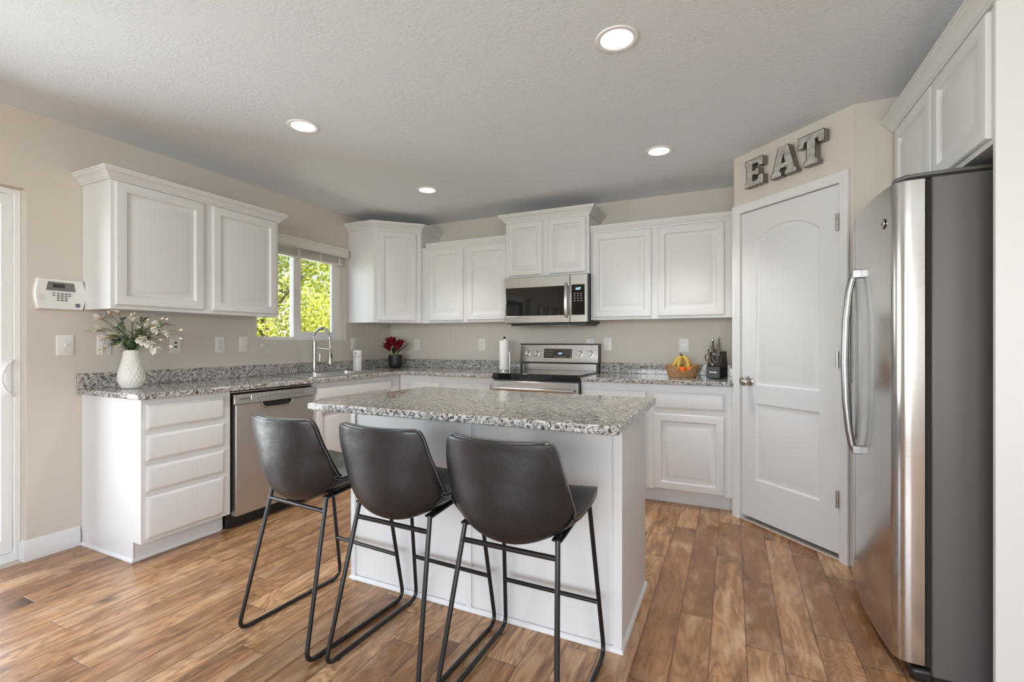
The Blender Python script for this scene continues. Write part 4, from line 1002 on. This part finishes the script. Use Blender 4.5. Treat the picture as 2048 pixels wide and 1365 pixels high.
for i, (dx, dy_, r, lab) in enumerate(((.002, -.036, .031, 'orange showing through the front dip of the basket'), (.055, -.012, .028, 'second orange at the right side inside the basket'))):
    o = tag(obj('orange', MB().sphere((0, 0, 0), r, 24, 16, (1, 1, .93)), M['orange'], None, smooth=60), lab, 'orange', 'oranges in the basket'); o.location = tuple(BBs+Vector((dx, dy_, .056)))

# ------------------------------------------------------------------ knife block
KX, KY, KA = 3.345, -.30, math.radians(-18)
c = thing('knife_block', 'black slanted knife block on the counter beside the pantry wall', 'knife block', (KX, KY, CT+.0005), KA)
body = [(-.075, .003), (.085, .003), (.085, .10), (.062, .205), (-.012, .195), (-.060, .092), (-.075, .09)]
obj('block', MB().slab(body, [], lambda u, v: (-.05, u, v), lambda u, v: (.05, u, v)), M['block_wood'], c, bevel=.003)
obj('front_plate', MB().box(-.047, .047, -.0755, -.079, .006, .088), M['block_plate'], c, bevel=.002)
obj('logo_bar', MB().box(-.026, .02, -.0792, -.0798, .045, .052).cyl((.02, -.0792, .047), (.02, -.0798, .047), .0065, 16), M['white'], c)
KM = Matrix.Translation((KX, KY, CT)) @ Matrix.Rotation(KA, 4, 'Z')
def knife(lx, ly, lz, L_, r, lab, tilt=25):
    p = KM @ Vector((lx, ly, lz)); o = thing('knife', lab, 'knife', tuple(p), KA, 'knives in the block')
    a = math.radians(tilt); d = Vector((0, -math.sin(a), math.cos(a)))
    hs = MB().tube([d*(-.004), d*L_*.25, d*L_*.6, d*L_*.8, d*L_*.86, d*L_*.94, d*L_], [r*.8, r*.95, r*.9, r*.75, r*.95, r*1.15, r*.9], 12)
    obj('handle', hs, M['steel'], o); obj('bolster', MB().cyl(d*(-.006), d*.004, r*1.0, 12), M['chrome'], o)
knife(.026, .012, .202, .115, .0105, 'large steel-handled knife at the back right of the block', 22)
knife(.024, -.022, .180, .10, .009, 'steel-handled knife in front of the tallest knife', 24)
knife(.022, -.036, .150, .088, .008, 'steel-handled knife just above the right scissor loop', 26)
knife(-.018, .004, .198, .105, .0105, 'steel-handled knife at the back left of the block', 22)
knife(-.016, -.026, .168, .098, .009, 'steel-handled knife in the middle of the left row', 24)
knife(-.040, -.030, .160, .082, .009, 'short steel-handled knife at the far left of the block', 24)
p = KM @ Vector((-.005, -.0655, .096)); o = thing('scissors', 'steel kitchen scissors hanging in the front of the knife block', 'scissors', tuple(p), KA)
for s in (-1, 1):
    lp = [(s*(.026+.017*math.cos(2*PI*k/24)*(1 if True else 1))+s*.0, -.03-.018*math.sin(2*PI*k/24), .058+.030*math.sin(2*PI*k/24)) for k in range(24)]
    obj('finger_loop', MB().tube(lp, .0052, 8, closed=True), M['nickel'], o)
    obj('shank', MB().tube([(s*.018, -.016, .034), (s*.006, -.006, .012), (-s*.001, -.003, -.001)], [.006, .0055, .004], 8), M['nickel'], o)
obj('pivot', MB().cyl((0, -.002, .008), (0, -.013, .010), .006, 12), M['chrome'], o)

# ------------------------------------------------------------------ trees outside the window
def tree(label, x, y, h, r, n, lm_, seed):
    R_ = random.Random(seed); o = thing('tree', label, 'tree', (x, y, -.13), 0, 'trees outside the window')
    tr_ = MB().tube(catmull([(0, 0, 0), (.05, .03, h*.35), (-.06, .05, h*.7), (0, 0, h*.95)], 4), [.11*(1-k/14) for k in range(13)], 8)
    ends = []
    for k in range(16):
        a = R_.random()*2*PI; z0 = h*R_.uniform(.1, .75); ln = r*R_.uniform(.6, .95)
        e = Vector((math.cos(a)*ln, math.sin(a)*ln, z0+ln*R_.uniform(.3, .9))); tr_.tube([(0, 0, z0), (e.x*.5, e.y*.5, z0+(e.z-z0)*.4), tuple(e)], [.04, .026, .01], 6); ends.append(e)
    obj('trunk', tr_, M['bark'], o)
    cl = [(Vector((math.cos(a)*q, math.sin(a)*q, zz)), R_.uniform(.3, .55)) for a, q, zz in [(R_.random()*2*PI, r*math.sqrt(R_.random()), h*R_.uniform(.12, 1.05)) for _ in range(70)]]
    fm = MB(); bm = fm.bm
    for _ in range(n):
        cc_, cr_ = R_.choice(cl); p = cc_+Vector((R_.gauss(0, 1), R_.gauss(0, 1), R_.gauss(0, 1))).normalized()*cr_*R_.random()**.4
        q = Matrix.Rotation(R_.random()*2*PI, 3, 'Z') @ Matrix.Rotation(R_.uniform(-1.2, 1.2), 3, 'X') @ Matrix.Rotation(R_.uniform(-1, 1), 3, 'Y')
        s_ = R_.uniform(.022, .045); V = [bm.verts.new(p+q @ Vector(w)*s_) for w in ((0, -1, 0), (.5, -.3, .1), (.45, .4, .08), (0, 1, -.1), (-.45, .4, .08), (-.5, -.3, .1))]
        bm.faces.new(V[:4]); bm.faces.new((V[0], V[3], V[4], V[5]))
    obj('foliage', fm, lm_, o, smooth=0)
tree('yellow-green leafy tree seen through the left pane of the window', -2.9, .55, 4.2, 1.25, 16000, M['leaf_yellow'], 3)
tree('green leafy tree seen through the right pane of the window', -3.3, 2.5, 4.6, 1.3, 16000, M['leaf_mid'], 4)
tree('sunlit tree standing behind the two trees outside the window', -7.2, 4.9, 5.8, 1.9, 14000, M['leaf_yellow'], 8)

# ------------------------------------------------------------------ picture frames on the left wall of the living area (mirrored in the microwave glass)
for i, (y, lab) in enumerate(((-5.35, 'black picture frame on the living area wall, nearest the sliding door'), (-5.85, 'black picture frame in the middle of the living area wall'), (-6.35, 'black picture frame on the living area wall, farthest from the sliding door'))):
    c = thing('picture_frame', lab, 'picture', (0, y, 1.72), LR, 'black frames on the living area wall')
    obj('frame', MB().plate_xz(rect(-.15, .15, -.2, .2), -.001, -.022, [rect(-.128, .128, -.178, .178)]), M['black'], c, bevel=.002)
    obj('mat_board', MB().box(-.128, .128, -.004, -.008, -.178, .178), M['paper'], c)
